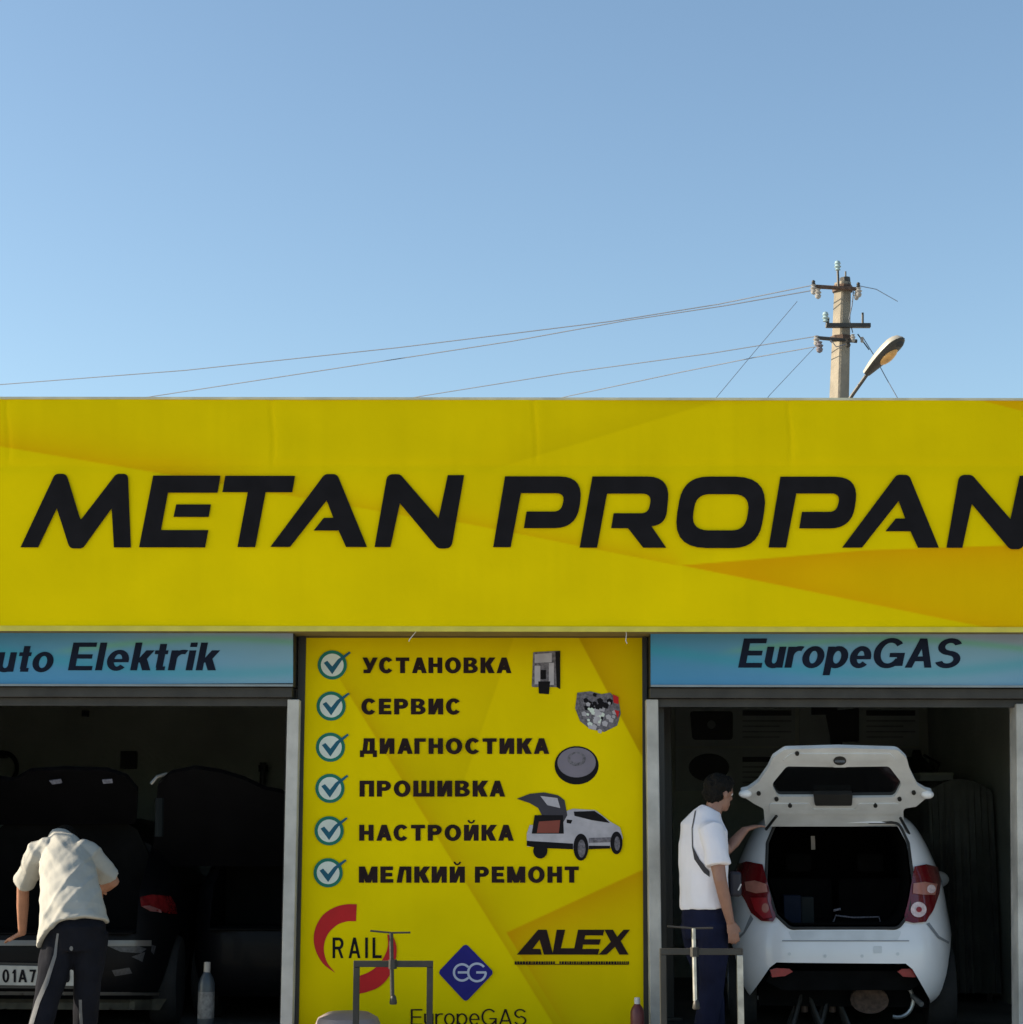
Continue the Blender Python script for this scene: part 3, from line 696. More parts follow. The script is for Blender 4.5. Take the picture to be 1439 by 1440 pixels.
def insul(x, y, dy, m_, sc=1., up=1):
    link('insulator', MB().lathe(pt3(x, y, dy), [(r * sc, z * sc) for r, z in prof], 14, (0, 0, up)), m_, UP, smooth=True)
insul(1178, 381, -.15, m_glassin, .9); insul(1144, 400, -.17, m_porc, .9, -1); insul(1150, 406, -.2, m_porc, .9, -1)
insul(1207, 404, -.16, m_porc, .9, -1); insul(1204, 411, -.1, m_porc, .7, -1); insul(1161, 453, -.18, m_glassin, .9)
insul(1148, 472, -.15, m_porc, .9, -1); insul(1152, 480, -.2, m_greyink, 1.0, -1); insul(1199, 470, -.2, m_porc, .7, -1); insul(1212, 474, -.18, m_porc, .5, -1)
insul(1192, 476, -.2, m_dark, .8, -1); insul(1144, 403, -.17, m_dark, .55, 1); insul(1207, 406, -.17, m_dark, .55, 1)
link('brace', MB().tube([pt3(1206, 470, -.15), pt3(1222, 492, -.1)], .008, 6), m_dark, UP)
link('jumper_wire', MB().tube([pt3(1200, 410, -.1), pt3(1198, 430, -.13), pt3(1194, 448, -.13), pt3(1199, 468, -.14)], .006, 6), m_wire, UP)
link('jumper_wire', MB().tube([pt3(1168, 478, -.2), pt3(1176, 488, -.2), pt3(1190, 484, -.2), pt3(1200, 476, -.2)], .006, 6), m_wire, UP)
# lamp
SLp = thing('street_lamp', tuple(at(1190, 600, YPOL - .2)), 'white cobra-head street lamp on a slanted arm beside the utility pole', 'lamp')
P0, P1 = at(1219, 526, 20.15), at(1270, 474, 19.75)
a = (P1 - P0).normalized(); dn = Vector((.58, -.62, -.40)); dn = (dn - a * dn.dot(a)).normalized(); sd_ = a.cross(dn)
link('arm', MB().tube([at(1188, 572, YPOL - .12), at(1199, 555, YPOL - .18), P0 + a * .03 + dn * .0], .021, 8), m_dark, SLp)
Lh = (P1 - P0).length
def shell(sgn, hmax, wmax, t0=0, t1=1):
    V = []; n = 14; q = 10
    for i in range(n + 1):
        t = t0 + (t1 - t0) * i / n
        wv = wmax * (.30 + .70 * math.sin(math.pi * min(1, t * .62 + .08)) ** 1.2) * math.sqrt(max(0, 1 - max(0, (t - .75) / .25) ** 2) + 1e-4)
        hv = hmax * (.35 + .65 * math.sin(math.pi * min(1, t * .6 + .1))) * math.sqrt(max(0, 1 - max(0, (t - .75) / .25) ** 2) + 1e-4)
        for k in range(q + 1):
            an = math.pi * k / q
            V.append(P0 + a * (Lh * t) + sd_ * wv * math.cos(an) + dn * sgn * hv * math.sin(an))
    f = [(i * (q + 1) + k, i * (q + 1) + k + 1, (i + 1) * (q + 1) + k + 1, (i + 1) * (q + 1) + k) for i in range(n) for k in range(q)]
    f += [(i * (q + 1) + q, i * (q + 1), (i + 1) * (q + 1), (i + 1) * (q + 1) + q) for i in range(n)]
    f += [tuple(range(q + 1)), tuple(reversed(range(n * (q + 1), (n + 1) * (q + 1))))]
    return MB().add(V, f)
link('lamp_shell', shell(-1, .10, .125), m_lampshell, SLp, smooth=True)
link('lamp_base', shell(1, .05, .112, 0, .98), m_dark, SLp, smooth=True)
link('lens', MB().ball(P0 + a * Lh * .55 + dn * .045, (.13, .072, .04), axes=(a, sd_, dn)), m_lampgl, SLp, smooth=True)
link('lens_cap', MB().ball(P0 + a * Lh * .86 + dn * .01, (.05, .07, .05), axes=(a, sd_, dn)), m_trim, SLp, smooth=True)
def wire(pts, r, label, group='overhead wires'):
    P = []
    q = [at(x, y, Y) for x, y, Y in pts]
    for i in range(len(q) - 1):
        for k in range(6): P.append(q[i].lerp(q[i + 1], k / 6))
    P.append(q[-1])
    props(link('overhead_wire', MB().tube(P, r, 6), m_wire, smooth=True), label, 'wire', group)
wire([(-420, 566, 29), (0, 541, 26.5), (260, 521, 25), (560, 489, 23.4), (860, 452, 21.9), (1010, 428, 21.2), (1144, 401, 20.4)], .0062, 'uppermost overhead wire reaching the far left edge of the sky')
wire([(-330, 640, 29), (225, 556, 25.6), (500, 514, 23.9), (720, 480, 22.6), (880, 451, 21.7), (1020, 430, 21.0), (1146, 408, 20.4)], .0062, 'second overhead wire from the upper crossarm, meeting the banner edge at left')
wire([(100, 640, 27), (600, 556, 23.6), (800, 524, 22.4), (1000, 497, 21.2), (1148, 473, 20.4)], .0056, 'overhead wire from the lower crossarm, upper one of its pair')
wire([(400, 650, 26), (800, 557, 22.8), (960, 523, 21.7), (1060, 503, 21), (1151, 487, 20.4)], .0056, 'lowest overhead wire of the pair on the lower crossarm')
wire([(1207, 402, 20.4), (1232, 407, 21.5), (1262, 424, 24)], .005, 'short overhead wire leaving the pole to the right')
wire([(940, 640, 19.4), (1010, 556, 19.8), (1060, 496, 20.1), (1121, 424, 20.4)], .0035, 'thin steep wire crossing below the upper pair left of the pole')
wire([(1020, 640, 19.4), (1082, 556, 19.9), (1146, 488, 20.4)], .0035, 'thin steep wire dropping from the lower crossarm')
wire([(1213, 474, 20.4), (1229, 500, 20.4), (1245, 530, 20.4), (1262, 560, 20.3), (1300, 640, 20.0)], .0050, 'steep cable passing behind the street lamp head')

# ------------------------------------------------------------------ cars
def car_body(loc, yaw, SL, seg=72, nexp=4.6, cut=None):
    """stack of plan-view slices (z, half width, rear y, front y)"""
    M3 = Matrix.Translation(Vector(loc)) @ Matrix.Rotation(yaw, 4, 'Z')
    V = []; F = []; n = seg
    zs = []
    for i in range(len(SL) - 1):                      # subdivide with smooth interpolation
        for k in range(3):
            t = k / 3; zs.append([SL[i][j] * (1 - t) + SL[i + 1][j] * t for j in range(4)])
    zs.append(list(SL[-1]))
    sm = [zs[0]] + [[(zs[i - 1][j] + 2 * zs[i][j] + zs[i + 1][j]) / 4 for j in range(4)] for i in range(1, len(zs) - 1)] + [zs[-1]]
    for z, wd, yr, yf in sm:
        cy = (yr + yf) / 2; hl = (yf - yr) / 2
        for k in range(n):
            a = 2 * math.pi * k / n; c, s = math.cos(a), math.sin(a)
            x = wd * math.copysign(abs(c) ** (2 / nexp), c); y = cy + hl * math.copysign(abs(s) ** (2 / nexp), s)
            V.append(M3 @ Vector((x, y, z)))
    for i in range(len(sm) - 1):
        for k in range(n): F.append((i * n + k, i * n + (k + 1) % n, (i + 1) * n + (k + 1) % n, (i + 1) * n + k))
    F.append(tuple(reversed(range(n)))); F.append(tuple((len(sm) - 1) * n + k for k in range(n)))
    return MB().add(V, F).mesh('body'), M3
def boolcut(me, cutters):
    for c in cutters:
        bm = bmesh.new(); bm.from_mesh(c); bmesh.ops.recalc_face_normals(bm, faces=bm.faces); bm.to_mesh(c); bm.free()
        bm = bmesh.new(); bm.from_mesh(me); bmesh.ops.recalc_face_normals(bm, faces=bm.faces); bm.to_mesh(me); bm.free()
        co = bpy.data.objects.new('cut', c); COL.objects.link(co)
        me = applied(me, [('BOOLEAN', dict(object=co, operation='DIFFERENCE', solver='EXACT'))])
        bpy.data.objects.remove(co)
    return me
def wheels(parent, M3, pos, r=.29, w_=.19):
    for (x, y) in pos:
        c = M3 @ Vector((x, y, r)); axx = (M3.to_3x3() @ Vector((1, 0, 0)))
        wh = link('wheel', MB().lathe(c - axx * w_ / 2, [(r * .62, 0), (r * .93, 0), (r, .03), (r, w_ - .03), (r * .93, w_), (r * .62, w_)], 28, axx), m_rubber, parent, smooth=True)
        sgn = 1 if x > 0 else -1
        link('rim', MB().lathe(c + axx * sgn * w_ * .42 - (axx * .02 if sgn > 0 else axx * .0), [(r * .60, 0), (r * .60, .02), (r * .2, .03)], 20, axx * sgn), m_alu, wh, smooth=True)
SPARK = [(.20, .72, .14, 3.45), (.26, .765, .05, 3.52), (.40, .80, .0, 3.56), (.58, .808, .0, 3.56), (.70, .80, .035, 3.5), (.80, .785, .09, 3.36), (.92, .765, .12, 3.0), (1.00, .745, .14, 2.62),
         (1.12, .70, .17, 2.38), (1.25, .645, .21, 2.15), (1.36, .585, .25, 1.95), (1.43, .53, .29, 1.78), (1.48, .45, .36, 1.6), (1.50, .33, .50, 1.35)]
YC = 12.95
cx = at(1186, 1330, YC).x
WC = thing('white_hatchback', (cx, YC, 0), 'white hatchback parked nose-in inside the right bay with its tailgate raised', 'car')
me, M3 = car_body((cx, YC, .025), R(-7), SPARK)
def prism(poly, y0, y1, sc=1.0, yref=None):
    v, t = union_tris([poly]); F = [at(p.x, p.y, yref or y0) for p in v]
    if yref: F = [q + (M3.to_3x3() @ Vector((0, 1, 0))) * (y0 - yref) for q in F]
    cc = sum(F, Vector()) / len(F)
    dirv = M3.to_3x3() @ Vector((0, 1, 0))
    B = [cc + (q - cc) * sc + dirv * (y1 - y0) for q in F]; n = len(F)
    fs = list(t) + [tuple(reversed([i + n for i in q])) for q in t]; cnt = {}
    for q in t:
        for a_, b_ in zip(q, q[1:] + q[:1]): cnt[(a_, b_)] = 1
    fs += [(a_, b_, b_ + n, a_ + n) for (a_, b_) in cnt if (b_, a_) not in cnt]
    return MB().add(F + B, fs)
OPEN = rpoly([(1092, 1157, 16), (1262, 1157, 16), (1276, 1185, 10), (1283, 1240, 10), (1276, 1285, 12), (1262, 1304, 14), (1112, 1304, 14), (1092, 1285, 12), (1078, 1240, 10), (1080, 1185, 10)])
c1 = prism(OPEN, YC - .5, YC + 1.9, yref=YC + .14).mesh('c')
UNDER = [(1094, 1362), (1282, 1362), (1292, 1370), (1322, 1420), (1340, 1480), (1030, 1480), (1052, 1420), (1084, 1370)]
c2 = prism(UNDER, YC - .5, YC + .55).mesh('c')
arches = []
for y in (.62, 2.95):
    axx = M3.to_3x3() @ Vector((1, 0, 0)); c = M3 @ Vector((-1.2, y, .30))
    arches.append(MB().lathe(c, [(.345, 0), (.345, .62)], 26, axx).mesh('c'))
    arches.append(MB().lathe(M3 @ Vector((1.2, y, .30)), [(.345, 0), (.345, .62)], 26, -axx).mesh('c'))
me = boolcut(me, [c1, c2] + arches)
body = link('body', me, m_whitecar, WC, smooth=True)
solid, _ = car_body((cx, YC, .025), R(-7), SPARK)
bm_ = bmesh.new(); bm_.from_mesh(solid); bmesh.ops.recalc_face_normals(bm_, faces=bm_.faces); sb = BVHTree.FromBMesh(bm_); bm_.free()
def dark_inside(o, tree, m, lim=.028):
    o.data.materials.append(m); off = wloc(o)
    for p in o.data.polygons:
        d = tree.find_nearest(p.center + off)[3]
        if d is not None and d > lim: p.material_index = 1
dark_inside(body, sb, m_lining)
def rear_pt(px, py, off=0.):
    for k in range(60):
        d = ray(px + (1186 - px) * k * .004, py + k * .6).normalized(); h = sb.ray_cast(CP, d)
        if h[0]: break
    return at(px, py, h[0].y) - d * off
# boot lining: inset tube with back
lin = rpoly([(1095, 1162, 14), (1260, 1162, 14), (1273, 1186, 10), (1279, 1240, 10), (1272, 1284, 10), (1260, 1300, 12), (1114, 1300, 12), (1096, 1284, 10), (1082, 1240, 10), (1084, 1186, 10)])
v_, t_ = union_tris([lin]); nL = len(lin)
Fp = [rear_pt(p[0], p[1], -.03) for p in lin]; dv = M3.to_3x3() @ Vector((0, 1, 0))
Bp = [q + dv * 1.55 for q in Fp]
link('boot_lining', MB().add(Fp + Bp, [(i, (i + 1) % nL, nL + (i + 1) % nL, nL + i) for i in range(nL)] + [tuple(range(nL, 2 * nL))]), m_lining, WC)
# rubber seal round the opening, following body rear
seal = [rear_pt(x, y, .006) for x, y in rpoly([(1091, 1156, 16), (1263, 1156, 16), (1277, 1185, 10), (1284, 1240, 10), (1277, 1286, 12), (1263, 1305, 14), (1111, 1305, 14), (1091, 1286, 12), (1077, 1240, 10), (1079, 1185, 10)])]
link('door_seal', MB().tube(seal + seal[:2], .011, 8), m_trim, WC, smooth=True)
# inner channel of white metal round the opening
# seats, head rests, shelf inside
Mi = M3
sb1 = link('rear_seat', MB().box(-.50, -.02, 1.0, 1.14, .55, 1.02, Mi), m_lining, WC, bevel=.03)
sb2 = link('rear_seat', MB().box(.02, .50, 1.0, 1.14, .55, 1.02, Mi), m_lining, WC, bevel=.03)
link('headrest', MB().box(-.36, -.16, 1.02, 1.10, 1.06, 1.20, Mi), m_lining, sb1, bevel=.03)
link('headrest', MB().box(.16, .36, 1.02, 1.10, 1.06, 1.20, Mi), m_lining, sb2, bevel=.03)
link('reflection_block', MB().box(-.155, -.125, 1.30, 1.32, 1.22, 1.32, Mi), m_whitep, WC)  # pale block put in for a light reflection inside the car
# sill step line, recess under opening
decal('sill_step', rpoly([(1108, 1309, 3), (1268, 1309, 3), (1262, 1322, 5), (1114, 1322, 5)]), sb, m_whiteprime, WC, off=.004, res=6)
decal('panel_gap', [(1100, 1322), (1278, 1322), (1278, 1323.6), (1100, 1323.6)], sb, mat('gap_grey', (.25, .26, .28), rough=.6), WC, off=.005, res=6)
for s, pl in ((-1, [(1040, 1216), (1052, 1212), (1074, 1216), (1080, 1240), (1088, 1275), (1092, 1290), (1088, 1297), (1072, 1296), (1058, 1284), (1050, 1266), (1040, 1250), (1038, 1232)]),
              (1, [(1284, 1219), (1300, 1216), (1316, 1220), (1320, 1240), (1318, 1256), (1310, 1280), (1300, 1297), (1284, 1299), (1272, 1296), (1271, 1288), (1277, 1262), (1281, 1238)])):
    tl = decal('tail_lamp', pl, sb, m_redlamp, WC, off=.016, res=4)
    if tl is None: continue
    tb = bvh_of(tl)
    if s < 0:
        decal('lens', [(1048, 1240), (1062, 1238), (1078, 1243), (1080, 1254), (1064, 1256), (1050, 1252)], tb, m_amberlamp, tl, off=.006, res=3)
        decal('lens', [(1056, 1262), (1078, 1262), (1086, 1290), (1074, 1292), (1062, 1280)], tb, m_redlamp2, tl, off=.006, res=3)
        decal('lens', ell(1077, 1277, 5, 7, 12), tb, m_amberlamp, tl, off=.010, res=3)
    else:
        decal('lens', [(1284, 1242), (1300, 1240), (1317, 1243), (1314, 1258), (1298, 1258), (1283, 1256)], tb, m_amberlamp, tl, off=.006, res=3)
        decal('lens', ell(1308, 1250, 6, 6, 12), tb, m_clearlamp, tl, off=.010, res=3)
        decal('lens', ell(1291, 1279, 11, 11, 18), tb, m_clearlamp, tl, off=.006, res=3)
        decal('bulb', ell(1291, 1279, 4, 4, 12), tb, m_redlamp2, tl, off=.012, res=3)
for k_, pl in enumerate(([(1056, 1286), (1060, 1292), (1048, 1312), (1038, 1322), (1036, 1319), (1046, 1310)], [(1302, 1299), (1306, 1297), (1320, 1316), (1334, 1324), (1333, 1327), (1318, 1319)])):
    decal('panel_gap', pl, sb, mat('gap_grey', (.25, .26, .28)), WC, off=.004, res=3)
for x_, y_ in ((1110, 1341), (1160, 1344), (1212, 1344), (1262, 1341)):
    decal('parking_sensor', ell(x_, y_, 2.4, 2.4, 10), sb, m_whiteprime, WC, off=.005, res=3)
decal('tow_cover', rpoly([(1228, 1330, 2), (1240, 1330, 2), (1240, 1340, 2), (1228, 1340, 2)]), sb, m_whiteprime, WC, off=.0035, res=3)
# rear reflectors + diffuser
for pl in ([(1083, 1364), (1092, 1361), (1110, 1362), (1115, 1366), (1104, 1372), (1086, 1374)], [(1262, 1366), (1268, 1362), (1284, 1362), (1291, 1367), (1287, 1374), (1270, 1373)]):
    link('reflector', slab(pl, lambda x, y: YC + .02, .03), m_redlamp2, WC)
dif = prism([(1084, 1365), (1291, 1365), (1298, 1380), (1280, 1392), (1100, 1392), (1078, 1380)], YC + .10, YC + .16)
link('rear_valance', dif, m_lining, WC)
wheels(WC, M3, [(-.68, .62), (.68, .62), (-.68, 2.95), (.68, 2.95)])
# side and front glazing
o_hit = M3 @ Vector((0, 2, 1.2))
for s in (-1, 1):
    for (ya, yb) in ((.75, 1.45), (1.52, 2.25)):
        V = []
        for y in np.linspace(ya, yb, 6):
            for z in np.linspace(1.0, 1.33, 5):
                o_ = M3 @ Vector((s * 1.6, y, z)); d_ = (M3.to_3x3() @ Vector((-s, 0, 0))); h = sb.ray_cast(o_, d_); V.append((h[0] if h[0] else o_hit) - d_ * .006); o_hit = h[0] if h[0] else o_hit
        link('side_window', MB().add(V, [(i * 5 + j, i * 5 + j + 1, (i + 1) * 5 + j + 1, (i + 1) * 5 + j) for i in range(5) for j in range(4)]), m_glass, WC, smooth=True)
V = []
for x in np.linspace(-.52, .52, 8):
    for z in np.linspace(1.0, 1.40, 6):
        d_ = (M3.to_3x3() @ Vector((0, -1, 0))); h = sb.ray_cast(M3 @ Vector((x, 4.5, z)), d_); V.append((h[0] if h[0] else o_hit) - d_ * .006); o_hit = h[0] if h[0] else o_hit
link('windscreen', MB().add(V, [(i * 6 + j, i * 6 + j + 1, (i + 1) * 6 + j + 1, (i + 1) * 6 + j) for i in range(7) for j in range(5)]), m_glass, WC, smooth=True)
for s in (-1, 1):
    link('headlight', MB().ball(M3 @ Vector((s * .58, 3.40, .72)), (.13, .10, .10)), m_clearlamp, WC, smooth=True)
    link('wing_mirror', MB().ball(M3 @ Vector((s * .86, 2.30, .98)), (.09, .05, .065)), m_whitecar, WC, smooth=True)
# raised tailgate
gy = lambda x, y: YC + .28 - .62 * (1158 - y) / 106
GATE = rpoly([(1104, 1053.5, 14), (1180, 1051.5), (1262, 1054, 14), (1275, 1066, 10), (1279, 1082, 8), (1290, 1104, 6), (1302, 1111, 4), (1311, 1113, 3), (1310, 1121, 3), (1300, 1124, 3), (1288, 1134, 6), (1270, 1137, 6), (1271, 1162, 3), (1076, 1162, 3), (1074, 1137, 6), (1062, 1131, 5), (1048, 1122, 3), (1042, 1119, 3), (1042, 1112, 3), (1052, 1110, 4), (1066, 1100, 6), (1080, 1080, 12), (1087, 1065, 10)])
WIN = rpoly([(1106, 1077.5, 9), (1180, 1078.5), (1250, 1077.5, 9), (1268, 1101, 9), (1258, 1121, 9), (1200, 1121.5), (1147, 1120), (1094, 1120, 9), (1085, 1103, 9)])
def slab_hole(poly, holes, yf, th):
    v, t = union_tris([poly], holes); F = [at(p.x, p.y, yf(p.x, p.y)) for p in v]; nrm = Vector((0, .75, .66))
    B = [q + nrm * th for q in F]; n = len(F); fs = list(t) + [tuple(reversed([i + n for i in q])) for q in t]; cnt = {}
    for q in t:
        for a_, b_ in zip(q, q[1:] + q[:1]): cnt[(a_, b_)] = 1
    fs += [(a_, b_, b_ + n, a_ + n) for (a_, b_) in cnt if (b_, a_) not in cnt]
    return MB().add(F + B, fs)
tg = link('tailgate', slab_hole(GATE, [WIN], gy, .035), m_whiteprime, WC, bevel=.006)
tg_out = link('outer_skin', slab_hole([(1180 + (x - 1180) * 1.0, y) for x, y in GATE], [WIN], lambda x, y: gy(x, y) + .05, .012), m_whitecar, tg)
link('tailgate_glass', slab_hole([(1180 + (x - 1180) * 1.05, 1100 + (y - 1100) * 1.12) for x, y in WIN], [], lambda x, y: gy(x, y) + .036, .006), m_glass, tg)
# raised pressings on the inner panel
for pl, dd in ((rpoly([(1112, 1060, 4), (1252, 1060, 4), (1262, 1071, 4), (1196, 1072), (1190, 1079, 3), (1172, 1079, 3), (1166, 1072), (1098, 1071, 4)]), .012),
               (rpoly([(1082, 1130, 4), (1138, 1130, 3), (1143, 1138, 3), (1202, 1138, 3), (1208, 1130, 3), (1264, 1130, 4), (1264, 1145, 4), (1082, 1145, 4)]), .010)):
    link('inner_pressing', slab_hole(pl, [], lambda x, y, dd=dd: gy(x, y) - dd, .012), m_whiteprime, tg, bevel=.003)
link('wiper_motor', slab_hole(rpoly([(1144, 1117, 2), (1199, 1117, 2), (1198, 1133, 3), (1146, 1133, 3)]), [], lambda x, y: gy(x, y) - .03, .04), m_trim, tg, bevel=.004)
lt = link('latch', slab_hole(ell(1181, 1070, 9, 6, 16), [], lambda x, y: gy(x, y) - .022, .012), m_dark, tg)
link('latch_hook', slab_hole([(1174, 1069), (1188, 1069), (1188, 1072), (1174, 1072)], [], lambda x, y: gy(x, y) - .027, .006), m_chrome, lt)
for x, y in ((1111, 1133), (1231, 1133), (1121, 1060), (1285, 1115), (1067, 1116), (1265, 1124), (1092, 1124)):
    link('grommet', slab_hole(ell(x, y, 3, 3, 10), [], lambda x, y: gy(x, y) - .014, .010), m_trim, tg)
for x0 in ((1048, 1116), (1304, 1117)):
    link('tail_corner', MB().ball(at(x0[0], x0[1], gy(*x0) - .01), (.045, .03, .03)), m_whitecar, tg, smooth=True)
link('gas_strut', MB().tube([at(1092, 1147, YC + .15), at(1077, 1166, YC + .28)], .010, 8), m_black, WC)
link('gas_strut', MB().tube([at(1266, 1150, YC + .15), at(1278, 1172, YC + .28)], .010, 8), m_black, WC)
# things under the car
link('underbody', MB().box(-.57, .57, .38, .40, .17, .455, M3), m_lining, WC)
link('exhaust_silencer', MB().tube([M3 @ Vector((.18, .30, .22)), M3 @ Vector((.20, .75, .24))], (.13, .09), 18, lat=(1, 0, 0)), m_rust, WC, smooth=True)
link('exhaust_rim', MB().tube([at(1262 + 22 * math.cos(q), 1406 + 24 * math.sin(q), YC + .27) for q in np.linspace(-2.2, 1.9, 16)], .014, 8), m_alu, WC, smooth=True)
link('tail_pipe', MB().tube([at(1283, 1400, YC + .2), at(1296, 1412, YC + .1)], .018, 8), m_alu, WC, smooth=True)
link('rear_axle', MB().tube([M3 @ Vector((-.6, .65, .28)), M3 @ Vector((.6, .65, .28))], .045, 10), m_dark, WC)
# axle stands under the rear
for k, (x, lab) in enumerate(((1132, 'grey axle stand under the white hatchback, nearer its left wheel'), (1171, 'grey axle stand under the middle of the white hatchback bumper'))):
    c = at(x, 1440, YC + .45); st = thing('axle_stand', (c.x, c.y, .025), lab, 'jack stand', 'stands under the white car')
    b = MB()
    for sx, sy in ((-1, -1), (1, -1), (1, 1), (-1, 1)): b.tube([c * 1 + Vector((sx * .11, sy * .11, .03 - c.z)), Vector((c.x + sx * .025, c.y + sy * .025, .27))], .016, 6)
    link('frame', b, m_dark, st); link('column', MB().tube([(c.x, c.y, .15), (c.x, c.y, .34)], .024, 10), m_rust, st)
    link('saddle', MB().box(c.x - .05, c.x + .05, c.y - .03, c.y + .03, .34, .365), m_dark, st)
# things in the boot
bx = at(1120, 1299, YC + .5)
t = thing('boot_crate', (bx.x, bx.y, bx.z), 'dark blue plastic box at the left of the white car boot', 'box')
link('crate_body', MB().box(bx.x - .10, bx.x + .02, bx.y - .1, bx.y + .1, bx.z - .01, bx.z + .20), m_bluebox, t, bevel=.006)
link('crate_lid', MB().box(bx.x + .021, bx.x + .11, bx.y - .1, bx.y + .1, bx.z - .01, bx.z + .19), m_greybox, t, bevel=.006)
q0 = at(1200, 1296, YC + .5)
t = thing('wire_harness', tuple(q0), 'low wire handle lying in the white car boot', 'wire')
link('loop', MB().tube([at(1172, 1296, YC + .5), at(1175, 1287, YC + .5), at(1200, 1290, YC + .5), at(1236, 1289, YC + .5), at(1238, 1297, YC + .5)], .006, 6), m_greyink, t)
link('clip', MB().tube([at(1172, 1280, YC + .5), at(1182, 1278, YC + .5)], .009, 6), m_greyink, t)

# dark car at the left bay
SEDAN = [(.20, .78, .14, 4.2), (.27, .83, .05, 4.28), (.42, .865, .0, 4.3), (.60, .87, .0, 4.3), (.72, .865, .03, 4.2), (.85, .85, .07, 3.9), (.95, .83, .12, 3.3), (1.0, .80, .2, 3.0),
         (1.15, .74, .45, 2.7), (1.30, .66, .70, 2.4), (1.40, .56, 1.0, 2.1), (1.44, .40, 1.2, 1.8)]
def dark_car(name, label, pos, yaw, SL, open_w, zlo, zhi, lid_px, lidY, m_):
    T = thing(name, (pos[0], pos[1], 0), label, 'car')
    me, M = car_body((pos[0], pos[1], .025), yaw, SL)
    cut = MB().box(-open_w, open_w, -.3, .75, zlo, zhi + .6, M).mesh('c')
    ar = [MB().lathe(M @ Vector((s * 1.2, y, .31)), [(.35, 0), (.35, .6)], 24, (M.to_3x3() @ Vector((-s, 0, 0)))).mesh('c') for s in (-1, 1) for y in (.75, 3.3)]
    body_ = link('body', boolcut(me, [cut] + ar), m_, T, smooth=True)
    sol, _ = car_body((pos[0], pos[1], .025), yaw, SL); b_ = bmesh.new(); b_.from_mesh(sol); tree = BVHTree.FromBMesh(b_); b_.free()
    W_ = open_w + .04
    bk = [M @ Vector((x, y, z)) for y in (.70, .745) for x, z in ((-W_, zlo - .02), (W_, zlo - .02), (W_, 1.02), (W_ * .92, 1.18), (W_ * .78, 1.36), (W_ * .5, 1.47), (-W_ * .5, 1.47), (-W_ * .78, 1.36), (-W_ * .92, 1.18), (-W_, 1.02))]
    link('boot_lining', hull(bk, 'bl'), m_lining, T)
    link('boot_floor', MB().box(-open_w + .01, open_w - .01, .0, .69, zlo + .005, zlo + .015, M), m_lining, T)
    wheels(T, M, [(-SL[3][1] + .13, .75), (SL[3][1] - .13, .75), (-SL[3][1] + .13, 3.3 * SL[3][3] / 4.3), (SL[3][1] - .13, 3.3 * SL[3][3] / 4.3)], .31)
    lid = link('boot_lid', slab_hole(lid_px, [], lidY, .04), m_, T, bevel=.006)
    return T, M, tree, lid
Ya = 12.98
lidA = rpoly([(20, 1098, 10), (42, 1085, 14), (90, 1082, 8), (150, 1084, 10), (178, 1093, 10), (194, 1112, 6), (192, 1158, 6), (-60, 1160, 6), (-78, 1112, 8), (-40, 1092, 10)])
DA, MA, ta, ldA = dark_car('dark_sedan', 'black saloon car in the left bay with its boot lid up, man leaning over it', (at(62, 1330, Ya).x, Ya), R(3), SEDAN, .60, .66, 1.2, lidA, lambda x, y: Ya + .62 - .5 * (1160 - y) / 76, m_blackcar)
link('lid_handle', slab_hole([(70, 1098), (86, 1096), (88, 1101), (74, 1103)], [], lambda x, y: Ya + .15, .01), m_greyink, ldA)
link('lid_handle', slab_hole([(144, 1097), (158, 1096), (159, 1101), (146, 1102)], [], lambda x, y: Ya + .13, .01), m_greyink, ldA)
tlm = decal('tail_lamp', [(196, 1262), (212, 1258), (238, 1260), (246, 1272), (247, 1286), (232, 1284), (214, 1279), (198, 1275)], ta, mat('dim_red_lamp', (.14, .008, .01), rough=.2, var=.4, scale=20), DA, off=.012)
if tlm: decal('lens', [(199, 1274), (210, 1273), (226, 1279), (228, 1283), (212, 1281)], bvh_of(tlm), mat('pinkish_lens', (.20, .08, .08), rough=.2), tlm, off=.005, res=3)
decal('tail_lamp', [(-120, 1262), (-82, 1262), (-70, 1275), (-86, 1284), (-120, 1286)], ta, m_redlamp, DA, off=.012)
decal('bumper_top', [(-100, 1322), (212, 1322), (212, 1330), (-100, 1329)], ta, mat('dull_chrome', (.16, .15, .14), rough=.35, metal=.4), DA, off=.010)
pl = link('number_plate', slab([(-2, 1357), (104, 1359), (104, 1386), (-2, 1385)], lambda x, y: Ya - .045, .012), m_plate, DA, bevel=.002)
lettering('01A740JJ', 4, 99, 1381, 18, Ya - .050, m_ink, pl, t=.20, gap=.22)
link('plate_frame', slab([(-6, 1353), (108, 1355), (108, 1390), (-6, 1389)], lambda x, y: Ya - .03, .02), m_black, pl)
decal('bumper_strip', [(-100, 1392), (230, 1394), (230, 1398), (-100, 1397)], ta, mat('dull_chrome', (.16, .15, .14)), DA, off=.010)
for p_ in ([(152, 1330), (190, 1328), (206, 1334), (198, 1340), (170, 1338)], [(185, 1345), (204, 1338), (200, 1352)], [(158, 1364), (182, 1360), (186, 1368), (162, 1372)], [(213, 1328), (219, 1330), (216, 1342), (212, 1338)]):
    decal('bumper_reflection', p_, ta, mat('reflection_grey', (.045, .045, .05), rough=.4, var=.4, scale=60), DA, off=.006, res=3)  # grey patches that paint reflections onto the dark bumper
decal('lower_valance', [(-100, 1402), (235, 1404), (225, 1420), (-100, 1418)], ta, mat('olive_dirt', (.05, .045, .03), rough=.8, var=.4, scale=10), DA, off=.008)
Yb = 13.5
